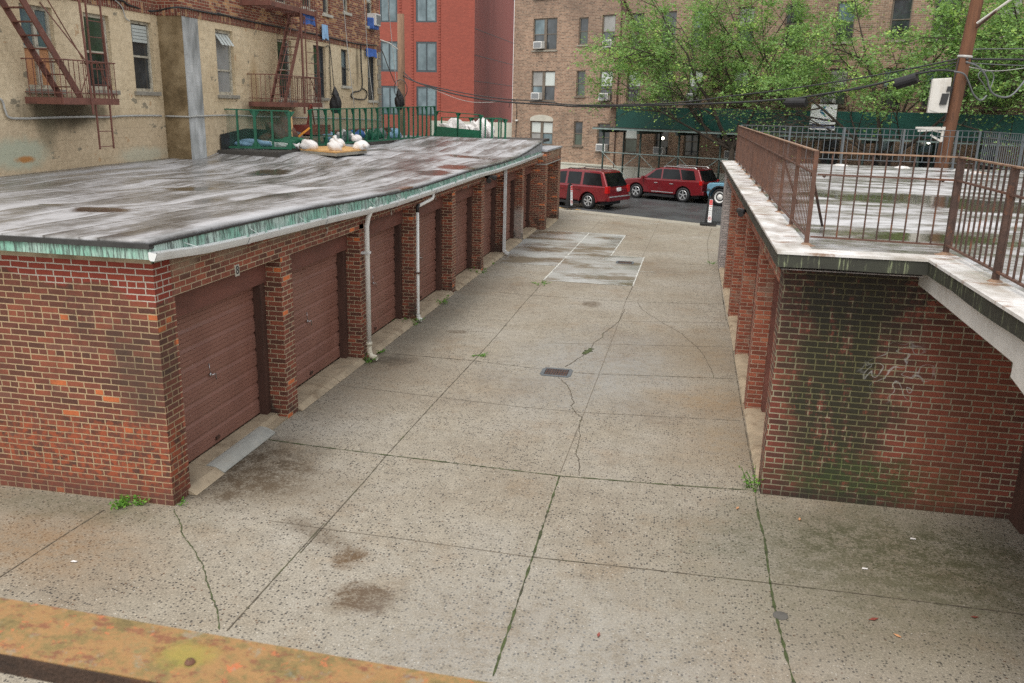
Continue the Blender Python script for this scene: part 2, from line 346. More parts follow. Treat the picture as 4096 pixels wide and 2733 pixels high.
def patch_mat():
    m = N('wet_patch_concrete', .35); p = m.vec('MULTIPLY', m.pos, (1, 1, 0))
    c = m.ramp(m.noise(p, .6, 6, .6), [(.3, (.25, .24, .21)), (.5, (.33, .33, .31)), (.7, (.40, .41, .40))])
    c = m.mix(m.math('MULTIPLY', m.smooth(m.noise(m.vec('MULTIPLY', p, (.5, 1, 1)), 1.0, 7, .68), .46, .60), .85), c, (.13, .095, .052))
    m.col(c); m.rough(m.smooth(m.noise(p, .8, 4), .4, .6, .22, .6)); m.bump(m.noise(p, 60, 3), .12, .004); return m.m
M['patch'] = patch_mat()
M['apron'] = plain('apron_concrete', (.36, .29, .20), .8, .25, 3., dirt=(.14, .09, .05), dirt_amt=.6, bump=.3)
M['apron_new'] = plain('new_grey_concrete', (.34, .34, .31), .9, .2, 5., dirt=(.2, .17, .12), dirt_amt=.3, bump=.2)
M['walk'] = plain('sidewalk_concrete', (.33, .305, .25), .8, .18, 1.5, dirt=(.2, .16, .11), dirt_amt=.4, bump=.3)
M['line_white'] = plain('white_joint_line', (.52, .52, .48), .8, .2, 8.)
M['moss'] = plain('mossy_joint', (.05, .065, .022), .95, .6, 12., dirt=(.045, .038, .028), dirt_amt=.9, dscale=1.2)
M['crack'] = plain('dark_joint', (.085, .07, .05), .95, .4, 6., dirt=(.06, .09, .02), dirt_amt=.5, dscale=1.5)
M['thin'] = plain('thin_joint', (.15, .125, .095), .95, .35, 6.)
m = N('wet_asphalt', .5); p = m.vec('MULTIPLY', m.pos, (1, 1, 0))
c = m.ramp(m.noise(p, .5, 6), [(.3, (.045, .047, .05)), (.7, (.075, .078, .082))])
c = m.mix(1., c, m.ramp(m.noise(p, 30, 3, .8), [(.3, (.6, .6, .6)), (.7, (1.5, 1.5, 1.5))]), 'MULTIPLY')
m.col(c); m.rough(m.smooth(m.noise(p, .7, 4), .4, .65, .38, .7)); m.bump(m.noise(p, 60, 3), .3, .006); M['asphalt'] = m.m
# roofs
def roof_mat(name, stretch, dark, mid, light, rlo, rhi, seams=True, white=.5, puddles=()):
    m = N(name, .4, .6); p = m.vec('MULTIPLY', m.pos, stretch); q = m.vec('MULTIPLY', m.pos, (1, 1, 0))
    q = m.vec('MULTIPLY', m.vec('ADD', q, m.vec('MULTIPLY', m.noise(q, .35, 3, out=1), (.35, .5, 0))), stretch)
    n1 = m.noise(q, 2.2, 8, .62); n2 = m.noise(m.vec('ADD', q, (7., 3., 0.)), .8, 5, .6); n3 = m.noise(m.pos, 5.0, 8, .78)
    k = m.math('ADD', m.math('MULTIPLY', n1, .46), m.math('ADD', m.math('MULTIPLY', n2, .34), m.math('MULTIPLY', n3, .20)))
    if seams:
        px_ = m.math('DIVIDE', m.math('ADD', m.sep(m.pos)[0], m.math('MULTIPLY', m.noise(m.vec('MULTIPLY', m.pos, (0., 1, 0)), .35, 3), .25)), .62)
        sw = m.math('FRACT', px_); sid = m.n('ShaderNodeTexWhiteNoise', {'Vector': m.comb(m.math('FLOOR', px_), m.math('FLOOR', m.math('DIVIDE', m.sep(m.pos)[1], 2.9)), 0.)}, noise_dimensions='3D').outputs[0]
        k = m.math('ADD', k, m.math('ADD', m.math('MULTIPLY', m.math('SUBTRACT', sw, .5), .05), m.math('MULTIPLY', m.math('SUBTRACT', sid, .5), .045)))
        k = m.math('SUBTRACT', k, m.smooth(m.math('MINIMUM', sw, m.math('SUBTRACT', 1., sw)), 0., .04, .10, 0.))
    c = m.ramp(k, [(.38, dark), (.47, mid), (.54, light), (.62, tuple(min(1, l*1.25) for l in light))])  # light stops hold pale dirt streaks and part of the sky's wet sheen
    r = m.smooth(k, .4, .6, rlo, rhi)
    if seams:
        x, y, z = m.sep(m.pos)
        d = m.math('ABSOLUTE', m.math('SUBTRACT', m.math('FRACT', m.math('DIVIDE', m.math('ADD', y, m.math('MULTIPLY', m.noise(m.pos, 2.), .08)), 2.9)), .5))
        c = m.mix(m.math('MULTIPLY', m.smooth(d, .0, .008, 1., 0.), .5), c, (.55, .55, .55))
        d2 = m.math('ABSOLUTE', m.math('SUBTRACT', m.math('FRACT', m.math('DIVIDE', m.math('ADD', x, m.math('MULTIPLY', m.noise(m.pos, .8), .12)), .9)), .5))
        c = m.mix(m.math('MULTIPLY', m.smooth(d2, .0, .022, 1., 0.), .6), c, dark)
    for (pt, rr, cc) in puddles:
        b = m.blob(m.pos, (pt[0], pt[1], pt[2]), (rr[0]*.8, rr[1]*.8, 3.), .3, 1.0, 1.9)
        c = m.mix(b, c, cc); r = m.math('MULTIPLY', r, m.math('SUBTRACT', 1., m.math('MULTIPLY', b, .62 if seams else .9)))
    m.col(c); m.rough(r); m.bump(m.noise(m.pos, 14, 4), .12, .01); return m.m
pz = lambda t, x, y, z=2.9: tuple(onZ(t, x, y, z))
M['roofL'] = roof_mat('wet_roll_roofing', (1.1, .20, 0.), (.06, .055, .05), (.185, .18, .175), (.36, .36, .372), .25, .6,
    puddles=((pz('zn', 860, 640), (.45, .32), (.05, .03, .022)), (pz('zn', 1600, 440), (.5, .5), (.07, .055, .035)), (pz('zg', 1700, 248), (.9, .6), (.09, .06, .045)), (pz('zg', 1620, 320), (.5, .8), (.10, .065, .05)), (pz('zg', 1450, 355), (.5, .8), (.08, .06, .05)), (pz('zg', 1290, 455), (.35, .5), (.14, .07, .05)), (pz('zg', 150, 355), (.5, .6), (.07, .055, .04)), (pz('zn', 420, 600), (.22, .15), (.06, .05, .04))))
M['roofR'] = roof_mat('silver_coated_roofing', (.5, 1.0, 0.), (.085, .07, .055), (.20, .19, .18), (.42, .42, .43), .16, .5, seams=False,
    puddles=((pz('zr', 1500, 690, 2.95), (2.1, 1.1), (.07, .055, .04)), (pz('zr', 1600, 960, 2.95), (1.2, .55), (.06, .055, .032)), (pz('zr', 2100, 760, 2.95), (1.5, .9), (.08, .055, .04))))
m = N('silver_coated_edge', .5); c = m.ramp(m.noise(m.vec('MULTIPLY', m.pos, (2, 1, 1)), 1.6, 5), [(.35, (.40, .37, .33)), (.6, (.68, .67, .66))])
c = m.mix(m.math('MULTIPLY', m.smooth(m.noise(m.vec('MULTIPLY', m.pos, (1, 2.2, 1)), 1.7, 7, .7), .53, .64), .8), c, (.22, .11, .05)); m.col(c); m.rough(m.smooth(m.noise(m.pos, 1.5), .4, .6, .25, .65)); M['edgeR'] = m.m
M['blackedge'] = plain('black_roof_edge', (.03, .03, .03), .45, .4, 4., bump=.2)
M['flash'] = plain('grey_roof_flashing', (.30, .31, .33), .55, .25, 3., dirt=(.5, .5, .5), dirt_amt=.5)
def streaky(name, base, c2, dark, lo=.47, hi=.60, amt=.85):
    m = N(name, .6); p = m.vec('MULTIPLY', m.pos, (1, 1, .10))
    c = m.mix(m.smooth(m.noise(m.pos, 3, 3), .35, .65), base, c2)
    c = m.mix(m.math('MULTIPLY', m.smooth(m.noise(p, 26, 6, .8), lo, hi), amt), c, dark)
    m.col(c); m.bump(m.noise(p, 9, 2), .2); return m.m
M['copper'] = streaky('verdigris_copper', (.22, .46, .36), (.42, .54, .49), (.05, .06, .055), .44, .58, .88)
M['coppR'] = streaky('blackened_copper', (.26, .30, .17), (.10, .10, .07), (.022, .022, .018), .34, .45, .94)
M['gutter'] = plain('white_gutter_metal', (.66, .68, .68), .35, .06, 2., dirt=(.4, .38, .34), dirt_amt=.3)
M['pvc'] = plain('white_pvc', (.74, .74, .71), .4, .05, 2., dirt=(.5, .45, .35), dirt_amt=.3)
M['blackpvc'] = plain('black_pvc', (.02, .02, .02), .4)
m = N('brown_garage_door', .5); p = m.pos; c = m.ramp(m.noise(m.vec('MULTIPLY', p, (1, 1, .5)), 1.4, 5), [(.3, (.20, .092, .068)), (.7, (.265, .128, .096))])
c = m.mix(m.math('MULTIPLY', m.smooth(m.noise(p, 40, 2, .9), .68, .72), .5), c, (.5, .45, .42)); m.col(c); m.bump(m.noise(p, 30, 2), .06); m.rough(m.smooth(m.noise(p, 1.2, 4), .4, .65, .40, .62)); M['door'] = m.m
M['wood'] = plain('dark_weathered_wood', (.075, .035, .025), .7, .4, 5., dirt=(.022, .016, .013), dirt_amt=.7, stretch=(1, 1, .25))
M['header'] = plain('brown_painted_beam', (.16, .062, .046), .6, .25, 4., dirt=(.05, .03, .025), dirt_amt=.5, stretch=(1, .25, 1))
M['chrome'] = plain('worn_metal', (.55, .55, .56), .3, .1, metal=1.)
M['rust'] = plain('rusty_iron', (.10, .050, .034), .75, .35, 9., dirt=(.17, .065, .028), dirt_amt=.6, dscale=5., bump=.3)
M['rustdk'] = plain('dark_rusty_iron', (.060, .032, .023), .7, .4, 9., dirt=(.19, .07, .03), dirt_amt=.6, dscale=6., bump=.3)
M['rusttop'] = plain('worn_rust_rail', (.26, .16, .10), .6, .4, 7., dirt=(.12, .05, .03), dirt_amt=.7, dscale=6., bump=.3)
M['fered'] = plain('fire_escape_red', (.165, .066, .048), .65, .25, 5., dirt=(.07, .035, .03), dirt_amt=.6, dscale=3.)
M['steelgrey'] = plain('grey_painted_steel', (.095, .11, .12), .5, .2, 5., dirt=(.10, .08, .07), dirt_amt=.5)
M['stucco'] = plain('white_painted_stucco', (.52, .50, .47), .85, .12, 3., dirt=(.34, .3, .25), dirt_amt=.4, bump=.6)
M['black'] = plain('black_rubber', (.010, .010, .011), .6, .2)
M['cable'] = plain('black_cable', (.022, .024, .025), .5, .2)
M['cableg'] = plain('grey_cable', (.13, .14, .145), .5, .2)
M['cablew'] = plain('pale_cable', (.40, .40, .38), .5, .2)
def beige():
    m = N('cream_painted_block', .85); p = m.pos; x, y, z = m.sep(p)
    c = m.ramp(m.noise(p, .55, 6, .6), [(.3, (.52, .41, .265)), (.5, (.63, .515, .35)), (.7, (.70, .59, .42))])
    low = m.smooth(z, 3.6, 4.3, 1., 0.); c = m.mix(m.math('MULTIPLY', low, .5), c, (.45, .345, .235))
    pat = m.smooth(m.noise(m.vec('MULTIPLY', p, (1, 1, 1.6)), 2.6, 4, .6), .655, .675)
    c = m.mix(1., c, m.ramp(m.noise(p, 9, 8, .75), [(.3, (.72, .70, .66)), (.6, (1.08, 1.07, 1.05))]), 'MULTIPLY'); c = m.mix(m.math('MULTIPLY', pat, .75), c, (.17, .155, .115))
    pk = m.smooth(m.noise(m.vec('ADD', p, (3., 9., 2.)), 3.2, 3, .6), .68, .69); c = m.mix(m.math('MULTIPLY', pk, .6), c, (.40, .23, .11))
    ln = m.math('ABSOLUTE', m.math('SUBTRACT', m.math('FRACT', m.math('DIVIDE', m.math('ADD', z, m.math('MULTIPLY', m.noise(p, 3.), .03)), .2)), .5))
    hl = m.smooth(ln, 0., .03, 1., 0.); c = m.mix(m.math('MULTIPLY', hl, m.smooth(m.noise(p, 1.2), .45, .6, 0., .28)), c, (.22, .17, .11))
    def st(c, ctr, r, col, amt, rs=2., rag=.7, soft=.5): return m.mix(m.math('MULTIPLY', m.blob(p, ctr, r, soft, rag, rs), amt), c, col)
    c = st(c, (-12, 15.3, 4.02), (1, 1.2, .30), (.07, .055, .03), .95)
    c = st(c, (-12, 14.7, 3.8), (1, .25, .5), (.15, .13, .08), .6)
    c = st(c, (-12, 13.9, 3.3), (1, .7, .28), (.40, .44, .34), .8, 3., .6, .4)
    c = st(c, (-12, 14.05, 3.18), (1, .22, .06), (.42, .17, .03), .9, 6.)
    c = st(c, (-12, 17.6, 3.1), (1, .8, .16), (.45, .46, .36), .6, 4.)
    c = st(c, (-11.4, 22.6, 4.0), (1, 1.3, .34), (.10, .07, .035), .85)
    c = st(c, (-11.4, 21.9, 4.6), (1, .25, .6), (.33, .20, .07), .5)
    c = st(c, (-11.4, 29.3, 5.6), (1, .14, .6), (.13, .10, .06), .7, 4.)
    c = st(c, (-11.4, 25.9, 4.1), (1, .5, .5), (.40, .40, .38), .5, 2., .4)
    m.col(c); m.bump(m.math('ADD', m.math('MULTIPLY', m.noise(p, 22, 5, .7), .8), m.math('MULTIPLY', hl, -.4)), .55, .015); return m.m
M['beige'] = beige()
m = N('stained_brown_render', .85); p = m.pos
c = m.ramp(m.noise(p, 1.8, 8, .65), [(.34, (.11, .075, .035)), (.46, (.19, .135, .07)), (.6, (.30, .225, .13))]); m.col(c); m.bump(m.noise(p, 25, 4), .5, .012); M['beigedk'] = m.m
m = N('bare_grey_block', .85); p = m.vec('MULTIPLY', m.pos, (1, 1, .35))
c = m.ramp(m.noise(p, 2.2, 6, .6), [(.36, (.20, .205, .20)), (.5, (.36, .37, .365)), (.62, (.52, .53, .53))])
ln = m.math('ABSOLUTE', m.math('SUBTRACT', m.math('FRACT', m.math('DIVIDE', m.sep(m.pos)[2], .2)), .5)); c = m.mix(m.math('MULTIPLY', m.smooth(ln, 0., .03, 1., 0.), .35), c, (.15, .15, .15))
m.col(c); m.bump(m.noise(m.pos, 25, 4), .4, .01); M['greyblock'] = m.m
M['sill'] = plain('grey_stone_sill', (.26, .24, .20), .8, .25, 8., bump=.4)
M['peel'] = plain('peeling_white_paint', (.45, .42, .34), .75, .25, 8., dirt=(.13, .10, .07), dirt_amt=.8, dscale=9., bump=.4)
M['brownframe'] = plain('brown_window_frame', (.13, .105, .08), .6, .25, 5.)
M['darkframe'] = plain('dark_window_frame', (.045, .05, .055), .5, .2, 5.)
M['blueframe'] = plain('blue_grey_window_frame', (.045, .06, .07), .4, .15, 5.)
def glass(name, a, b, rough=.06, sc=1.2):
    m = N(name, rough, .8); p = m.vec('MULTIPLY', m.pos, (1, 1, .8)); m.col(m.ramp(m.noise(p, sc, 4, .6), [(.35, a), (.65, b)])); m.bump(m.noise(m.pos, 2.5, 1), .03, .02); return m.m
M['glass'] = glass('dark_window_glass', (.012, .015, .018), (.06, .07, .08))
M['glassg'] = glass('greenish_window_glass', (.03, .045, .035), (.08, .11, .09))
M['glassb'] = glass('pale_blue_window_glass', (.05, .085, .10), (.15, .21, .235))
M['screen'] = plain('grey_window_screen', (.27, .27, .26), .6, .2, 2.)
M['blind'] = plain('pale_window_blind', (.50, .54, .52), .35, .06, 2.)
M['bluescreen'] = plain('blue_grey_blind', (.16, .22, .24), .4, .25, 4.)
M['orange'] = plain('orange_curtain', (.50, .25, .12), .8, .25, 3.)
M['acwhite'] = plain('white_ac_casing', (.68, .68, .66), .5, .1, 5., dirt=(.3, .28, .25), dirt_amt=.3)
M['acgrille'] = plain('grey_ac_grille', (.20, .21, .22), .5, .3, 30.)
M['stone'] = plain('pale_stone', (.45, .43, .37), .8, .15, 3.)
M['cream'] = plain('cream_wall_base', (.46, .46, .40), .7, .1, 1., dirt=(.3, .28, .22), dirt_amt=.4)
M['ply'] = plain('plywood_sheet', (.58, .34, .13), .7, .2, 4., dirt=(.4, .2, .08), dirt_amt=.5, stretch=(.3, 1.6, 1))
M['timber'] = plain('new_timber', (.60, .38, .19), .7, .15, 5.)
M['bag'] = plain('white_sandbag', (.72, .70, .69), .6, .08, 5., dirt=(.5, .42, .38), dirt_amt=.4, bump=.3)
M['green'] = plain('green_painted_steel', (.012, .115, .062), .5, .2, 4., dirt=(.02, .06, .04), dirt_amt=.5)
m = N('green_mesh_netting', .6); al = m.math('ADD', .12, m.math('MULTIPLY', m.noise(m.pos, 1.5, 3), .25)); m.col((.02, .12, .08)); m.t.links.new(al, m.b.inputs['Alpha']); M['net'] = m.m
m = N('green_plywood_panels', .55, .4); p = m.pos
c = m.ramp(m.noise(m.vec('MULTIPLY', p, (.6, .6, 1.)), .7, 5), [(.3, (.006, .055, .046)), (.7, (.012, .085, .066))]); m.col(c); m.bump(m.noise(p, 5, 2), .1); M['panel'] = m.m
M['deck'] = plain('shed_deck_timber', (.05, .045, .04), .8, .3, 3., bump=.3)
M['shedsteel'] = plain('green_grey_steel', (.035, .06, .052), .55, .3, 4.)
M['bluegal'] = plain('galvanised_brace', (.22, .29, .28), .5, .2, 4.)
M['tarpb'] = plain('blue_tarp', (.05, .13, .42), .6, .25, 6., bump=.5)
M['tarpl'] = plain('pale_blue_sheet', (.25, .42, .62), .6, .2, 4.)
M['redsteel'] = plain('red_oxide_steel', (.22, .05, .035), .6, .3, 4.)
M['pole'] = plain('weathered_pole_wood', (.13, .055, .026), .8, .4, 7., dirt=(.05, .024, .015), dirt_amt=.7, dscale=9., stretch=(1, 1, .12), bump=.5)
M['pole2'] = plain('pale_pole_wood', (.20, .12, .075), .85, .35, 6., dirt=(.07, .04, .03), dirt_amt=.6, stretch=(1, 1, .15), bump=.5)
M['boxpale'] = plain('pale_cabinet_metal', (.56, .54, .50), .5, .06, 2., dirt=(.30, .25, .18), dirt_amt=.35)
M['bark'] = plain('dark_bark', (.045, .034, .026), .9, .35, 5., bump=.6, stretch=(1, 1, .3))
M['fgrust'] = None
def fg():
    m = N('lichened_rust_bar', .8); p = m.pos
    c = m.ramp(m.noise(p, 38, 10, .8), [(.34, (.10, .075, .025)), (.46, (.20, .14, .05)), (.54, (.30, .16, .06)), (.66, (.19, .15, .06))])
    c = m.mix(m.math('MULTIPLY', m.smooth(m.noise(m.vec('MULTIPLY', p, (1, 1.6, 1)), 55, 8, .75), .52, .60), .75), c, (.17, .055, .03))
    c = m.mix(m.math('MULTIPLY', m.smooth(m.noise(m.vec('ADD', p, (4., 0., 0.)), 90, 6, .75), .60, .64), .9), c, (.42, .13, .05))
    c = m.mix(m.math('MULTIPLY', m.smooth(m.noise(m.vec('ADD', p, (1., 5., 0.)), 45, 8, .75), .56, .64), .45), c, (.22, .24, .20))
    q = onZ('s', 745, 2615, 3.98); c = m.mix(m.math('MULTIPLY', m.blob(p, tuple(q), (.017, .012, 1), .6, 1.0, 90.), .5), c, (.24, .24, .03))
    m.col(c); m.bump(m.noise(p, 60, 6, .7), .9, .003); return m.m
M['fgrust'] = fg(); M['fgshade'] = plain('shaded_rust_face', (.045, .024, .014), .9, .5, 60., dirt=(.12, .05, .02), dirt_amt=.6, dscale=50., bump=.5)  # second one: rust of the bar's front face, its shade put into the colour
def leafmat(name, stops):
    m = N(name, .55, .3); a = m.n('ShaderNodeAttribute', attribute_name='leafrnd').outputs['Fac']
    c = m.ramp(a, stops); m.col(c)
    tr = m.n('ShaderNodeBsdfTranslucent', {'Color': m.mix(.5, c, (.35, .55, .10))}); mx = m.n('ShaderNodeMixShader', {0: .45})
    m.t.links.new(m.b.outputs[0], mx.inputs[1]); m.t.links.new(tr.outputs[0], mx.inputs[2]); m.t.links.new(mx.outputs[0], m.t.nodes['Material Output'].inputs[0]); return m.m
M['leaf'] = leafmat('street_tree_leaves', [(0., (.12, .22, .08)), (.5, (.22, .38, .13)), (.85, (.32, .50, .17)), (.95, (.52, .70, .18))])
M['weed'] = leafmat('weed_leaves', [(0., (.09, .22, .04)), (.6, (.15, .36, .05)), (1., (.25, .48, .08))])
M['carred'] = None
def paint(name, c):
    m = N(name, .35, .5, .25); m.b.inputs['Coat Weight'].default_value = .8; m.b.inputs['Coat Roughness'].default_value = .05
    m.col(m.ramp(m.noise(m.pos, 2.5, 4), [(.3, tuple(x*.8 for x in c)), (.7, c)])); return m.m
M['carred'] = paint('dark_red_car_paint', (.20, .008, .014)); M['carred2'] = paint('metallic_red_car_paint', (.20, .010, .016)); M['carblue'] = paint('sky_blue_car_paint', (.20, .42, .56))
M['carglass'] = glass('tinted_car_glass', (.002, .003, .004), (.008, .010, .011), .12, 3.)
M['carglass'].node_tree.nodes['Principled BSDF'].inputs['Specular IOR Level'].default_value = .35
M['lampred'] = plain('red_tail_lamp', (.45, .01, .01), .15, .1)
M['rim'] = plain('silver_alloy', (.52, .53, .54), .35, .08, metal=.6)
M['carblack'] = plain('black_car_plastic', (.02, .02, .022), .45, .2)
M['signwhite'] = plain('white_sign_face', (.75, .77, .78), .45, .03)
M['navy'] = plain('navy_print', (.02, .035, .14), .5, .05)
M['teal'] = plain('teal_print', (.03, .16, .26), .5, .05)
M['signred'] = plain('red_print', (.60, .02, .02), .5, .05)
M['inkdark'] = plain('dark_print', (.03, .03, .035), .6, .05)
M['yellow'] = plain('yellow_curb_paint', (.62, .34, .04), .7, .25, 6., dirt=(.3, .27, .22), dirt_amt=.6, dscale=5.)
M['lamp'] = bpy.data.materials.new('lit_bulb'); M['lamp'].use_nodes = True
_b = M['lamp'].node_tree.nodes['Principled BSDF']; _b.inputs['Emission Color'].default_value = (1, .95, .8, 1); _b.inputs['Emission Strength'].default_value = 6

# ================================================================== ground
def ipol(tab, y):
    if y <= tab[0][0]: return tab[0][1]
    for (a, b), (c, d) in zip(tab, tab[1:]):
        if y <= c: return b+(d-b)*(y-a)/(c-a)
    return tab[-1][1]
MB().box(-150, 150, -60, 240, -.6, -.24).build('ground', M['walk'], kind='structure')
sx = lambda off, X: (X-SP.x-SN.x*off)/SU.x
a_, b_ = S(sx(14.2, -30), 14.2), S(sx(14.2, 14), 14.2)
MB().prism([(-30, -8, 0), (14, -8, 0), tuple(b_), tuple(a_)], (0, 0, -.3)).build('alley_pavement', M['ground'], kind='structure')
mb = MB(); u0, u1 = -15, 45
mb.face(S(u0, 12.5, -.14), S(u1, 12.5, -.14), S(u1, 14.2, -.002), S(u0, 14.2, -.002)); mb.face(S(u0, 12.5, -.14), S(u0, 12.5, -.3), S(u1, 12.5, -.3), S(u1, 12.5, -.14))
mb.build('sidewalk', M['walk'], kind='structure')
mb = MB(); mb.face(S(-40, 3.3, -.2), S(-40, 12.5, -.2), S(70, 12.5, -.2), S(70, 3.3, -.2)).build('road', M['asphalt'], kind='structure')
MB().prism([S(-40, 3.3, -.05), S(70, 3.3, -.05), S(70, -3, -.05), S(-40, -3, -.05)], (0, 0, -.18)).build('far_sidewalk', M['walk'], kind='structure')
def ribbon(name, pts, wd, z, mat, jit=.006, wj=.3, step=.06, kind='structure', wander=0.):
    rnd = random.Random(len(pts)*7+int(pts[0][0]*10)); P = []
    for a, b in zip(pts, pts[1:]):
        a = Vector(a); b = Vector(b); n = max(1, int((b-a).length/step))
        P += [a+(b-a)*i/n for i in range(n)]
    P.append(Vector(pts[-1])); mb = MB(); vs = []; wv = 0
    for i, p in enumerate(P):
        t = P[min(i+1, len(P)-1)]-P[max(0, i-1)]; t.z = 0; t.normalize(); nn = Vector((-t.y, t.x, 0)); wv = wv*.8+rnd.uniform(-1, 1)*wander
        c = p+nn*(rnd.uniform(-jit, jit)+wv); h = wd/2*(1+rnd.uniform(-wj, wj)); vs += [Vector((c.x, c.y, z))-nn*h, Vector((c.x, c.y, z))+nn*h]
    mb.mesh(vs, [(2*i, 2*i+2, 2*i+3, 2*i+1) for i in range(len(P)-1)])
    mb.v = [Vector(v) for v in mb.v]
    o = mb.build(name, mat, kind=kind); return o
def gl(*pts): return [tuple(onZ(t, x, y)) for t, x, y in pts]
# patch of newer concrete
hp = lambda *l: [tuple(onZ('hh', x, y)) for x, y in l]
mb = MB()
for pl in ([(285, 780), (750, 797), (610, 945), (555, 1000), (60, 970)], [(750, 797), (1050, 820), (930, 990), (555, 1000), (610, 945)], [(60, 970), (555, 1000), (470, 1075), (0, 1045)], [(555, 1000), (930, 990), (1205, 1005), (1110, 1245), (365, 1195), (470, 1075)]):
    mb.face(*[(x, y, .004) for x, y, z in hp(*pl)[::-1]])
mb.build('concrete_patch', M['patch'], kind='structure')
wl = [gl(('hh', 400, 785), ('hh', 750, 797), ('hh', 1050, 820), ('hh', 930, 990), ('hh', 1205, 1005), ('hh', 1110, 1245), ('hh', 365, 1195), ('hh', 555, 1000), ('hh', 750, 797)), gl(('hh', 120, 972), ('hh', 555, 1000), ('hh', 1190, 1035)), gl(('hh', 20, 1047), ('hh', 470, 1075)),
      gl(('hh', 560, 612), ('hh', 660, 625), ('hh', 860, 655), ('hh', 1080, 690), ('hh', 1290, 725), ('hh', 1450, 712)), gl(('hh', 1165, 1125), ('hh', 1290, 1128))]
for i, l in enumerate(wl): ribbon('pavement_line', l, .030, .008, M['line_white'], .008, .8)
thick = [gl(('F', 1295, 1185), ('F', 1690, 0), ('C', 240, 1230)), gl(('A', 1870, 975), ('B', 430, 1018), ('B', 955, 1083), ('C', 240, 1228), ('C', 1000, 1290), ('C', 1600, 1330)),
         gl(('G', 905, 1151), ('G', 860, 1000), ('G', 790, 720), ('G', 755, 525), ('G', 720, 250), ('G', 680, 100), ('G', 665, 0), ('C', 1605, 1335))]
for l in thick: ribbon('mossy_joint', l, .019, .005, M['moss'], .002, .8)
med = [gl(('F', 0, 360), ('F', 310, 10), ('B', 790, 1275), ('B', 950, 1085)), gl(('E', 1640, 950), ('E', 2345, 170)), gl(('B', 950, 1085), ('B', 1320, 680), ('B', 1560, 425), ('B', 1740, 225), ('B', 1930, 0), ('hh', 265, 1320), ('hh', 370, 1200)),
       gl(('B', 870, 365), ('B', 1560, 425), ('C', 150, 488)), gl(('C', 340, 508), ('C', 515, 518), ('C', 900, 530), ('C', 1450, 552)), gl(('F', 1555, 385), ('G', 0, 440), ('G', 755, 525), ('G', 1500, 615), ('G', 2350, 722)),
       gl(('hh', 0, 1300), ('hh', 265, 1320), ('hh', 1050, 1375), ('hh', 1880, 1395)), gl(('E', 0, 560), ('E', 380, 310), ('E', 750, 75)), gl(('hh', 1770, 760), ('hh', 1735, 870), ('hh', 1740, 980), ('hh', 1755, 1070), ('hh', 1480, 1055)), gl(('hh', 1755, 1070), ('hh', 1820, 1085)),
       gl(('C', 1600, 1250), ('C', 1560, 1040), ('C', 1500, 700), ('C', 1455, 400), ('C', 1435, 230), ('C', 1400, 130), ('C', 1380, 0), ('hh', 1870, 1400), ('hh', 1835, 1150), ('hh', 1820, 1085)), gl(('hh', 1050, 1375), ('hh', 1110, 1245))]
for l in med: ribbon('expansion_joint', l, .0105, .005, M['crack'], .0015, .7)
thin = [gl(('C', 245, 1205), ('C', 415, 780), ('C', 515, 520), ('C', 655, 150), ('hh', 1050, 1375)), gl(('B', 620, 595), ('B', 1320, 680), ('C', 0, 750), ('C', 410, 785), ('C', 1500, 843)), gl(('E', 1940, 150), ('F', 250, 207), ('F', 700, 265), ('F', 1555, 385)),
        gl(('B', 1480, 215), ('B', 1720, 232)), gl(('hh', 470, 683), ('hh', 760, 705), ('hh', 1880, 860)), gl(('hh', 840, 690), ('hh', 760, 780)), gl(('hh', 1340, 685), ('hh', 1190, 1005)), gl(('hh', 1310, 1128), ('hh', 1800, 1140)), gl(('C', 130, 300), ('C', 600, 310), ('C', 1440, 330)), gl(('C', 655, 148), ('C', 1400, 160))]
for l in thin: ribbon('scored_joint', l, .009, .0045, M['thin'], .001, .3)
cracks = [gl(*[('C', x, y) for x, y in ((230, 535), (285, 590), (320, 640), (330, 690), (345, 715), (325, 740), (345, 775), (370, 800), (395, 820), (375, 880), (370, 910), (380, 940), (370, 985), (370, 1030), (355, 1070), (370, 1110), (385, 1170), (380, 1225))]),
          gl(*[('C', x, y) for x, y in ((785, 15), (810, 60), (860, 100), (950, 155), (1020, 195), (1090, 235), (1120, 265), (1190, 320), (1240, 380), (1290, 470), (1310, 510), (1315, 545))]),
          gl(*[('C', x, y) for x, y in ((700, 60), (655, 150), (545, 235), (540, 260), (480, 300), (460, 345), (400, 390), (280, 465))]),
          gl(*[('E', x, y) for x, y in ((1260, 75), (1300, 170), (1320, 240), (1370, 330), (1410, 380), (1460, 450), (1480, 560), (1530, 690), (1570, 800), (1600, 940))]),
          gl(*[('C', x, y) for x, y in ((1570, 1060), (1600, 1120), (1590, 1170), (1610, 1240))]), gl(*[('hh', x, y) for x, y in ((1050, 820), (1120, 830), (1200, 855))])]
for i, l in enumerate(cracks): ribbon('pavement_crack', l, .010 if i != 1 else .007, .006, M['crack'] if i != 3 else M['moss'], .006, .6, .035, wander=.006)
ribbon('crack_moss', gl(('C', 465, 340), ('C', 440, 358), ('C', 410, 380)), .11, .0075, M['moss'], .01, .5, .03)
ribbon('yellow_curb_line', [tuple(S(u, 12.9, 0)) for u in (11.6, 13.0)], .14, -.10+.02, M['yellow'], .01, .4)
ribbon('yellow_curb_line', [tuple(S(u, 12.75, 0)) for u in (20.2, 23)], .1, -.11+.02, M['yellow'], .01, .4)
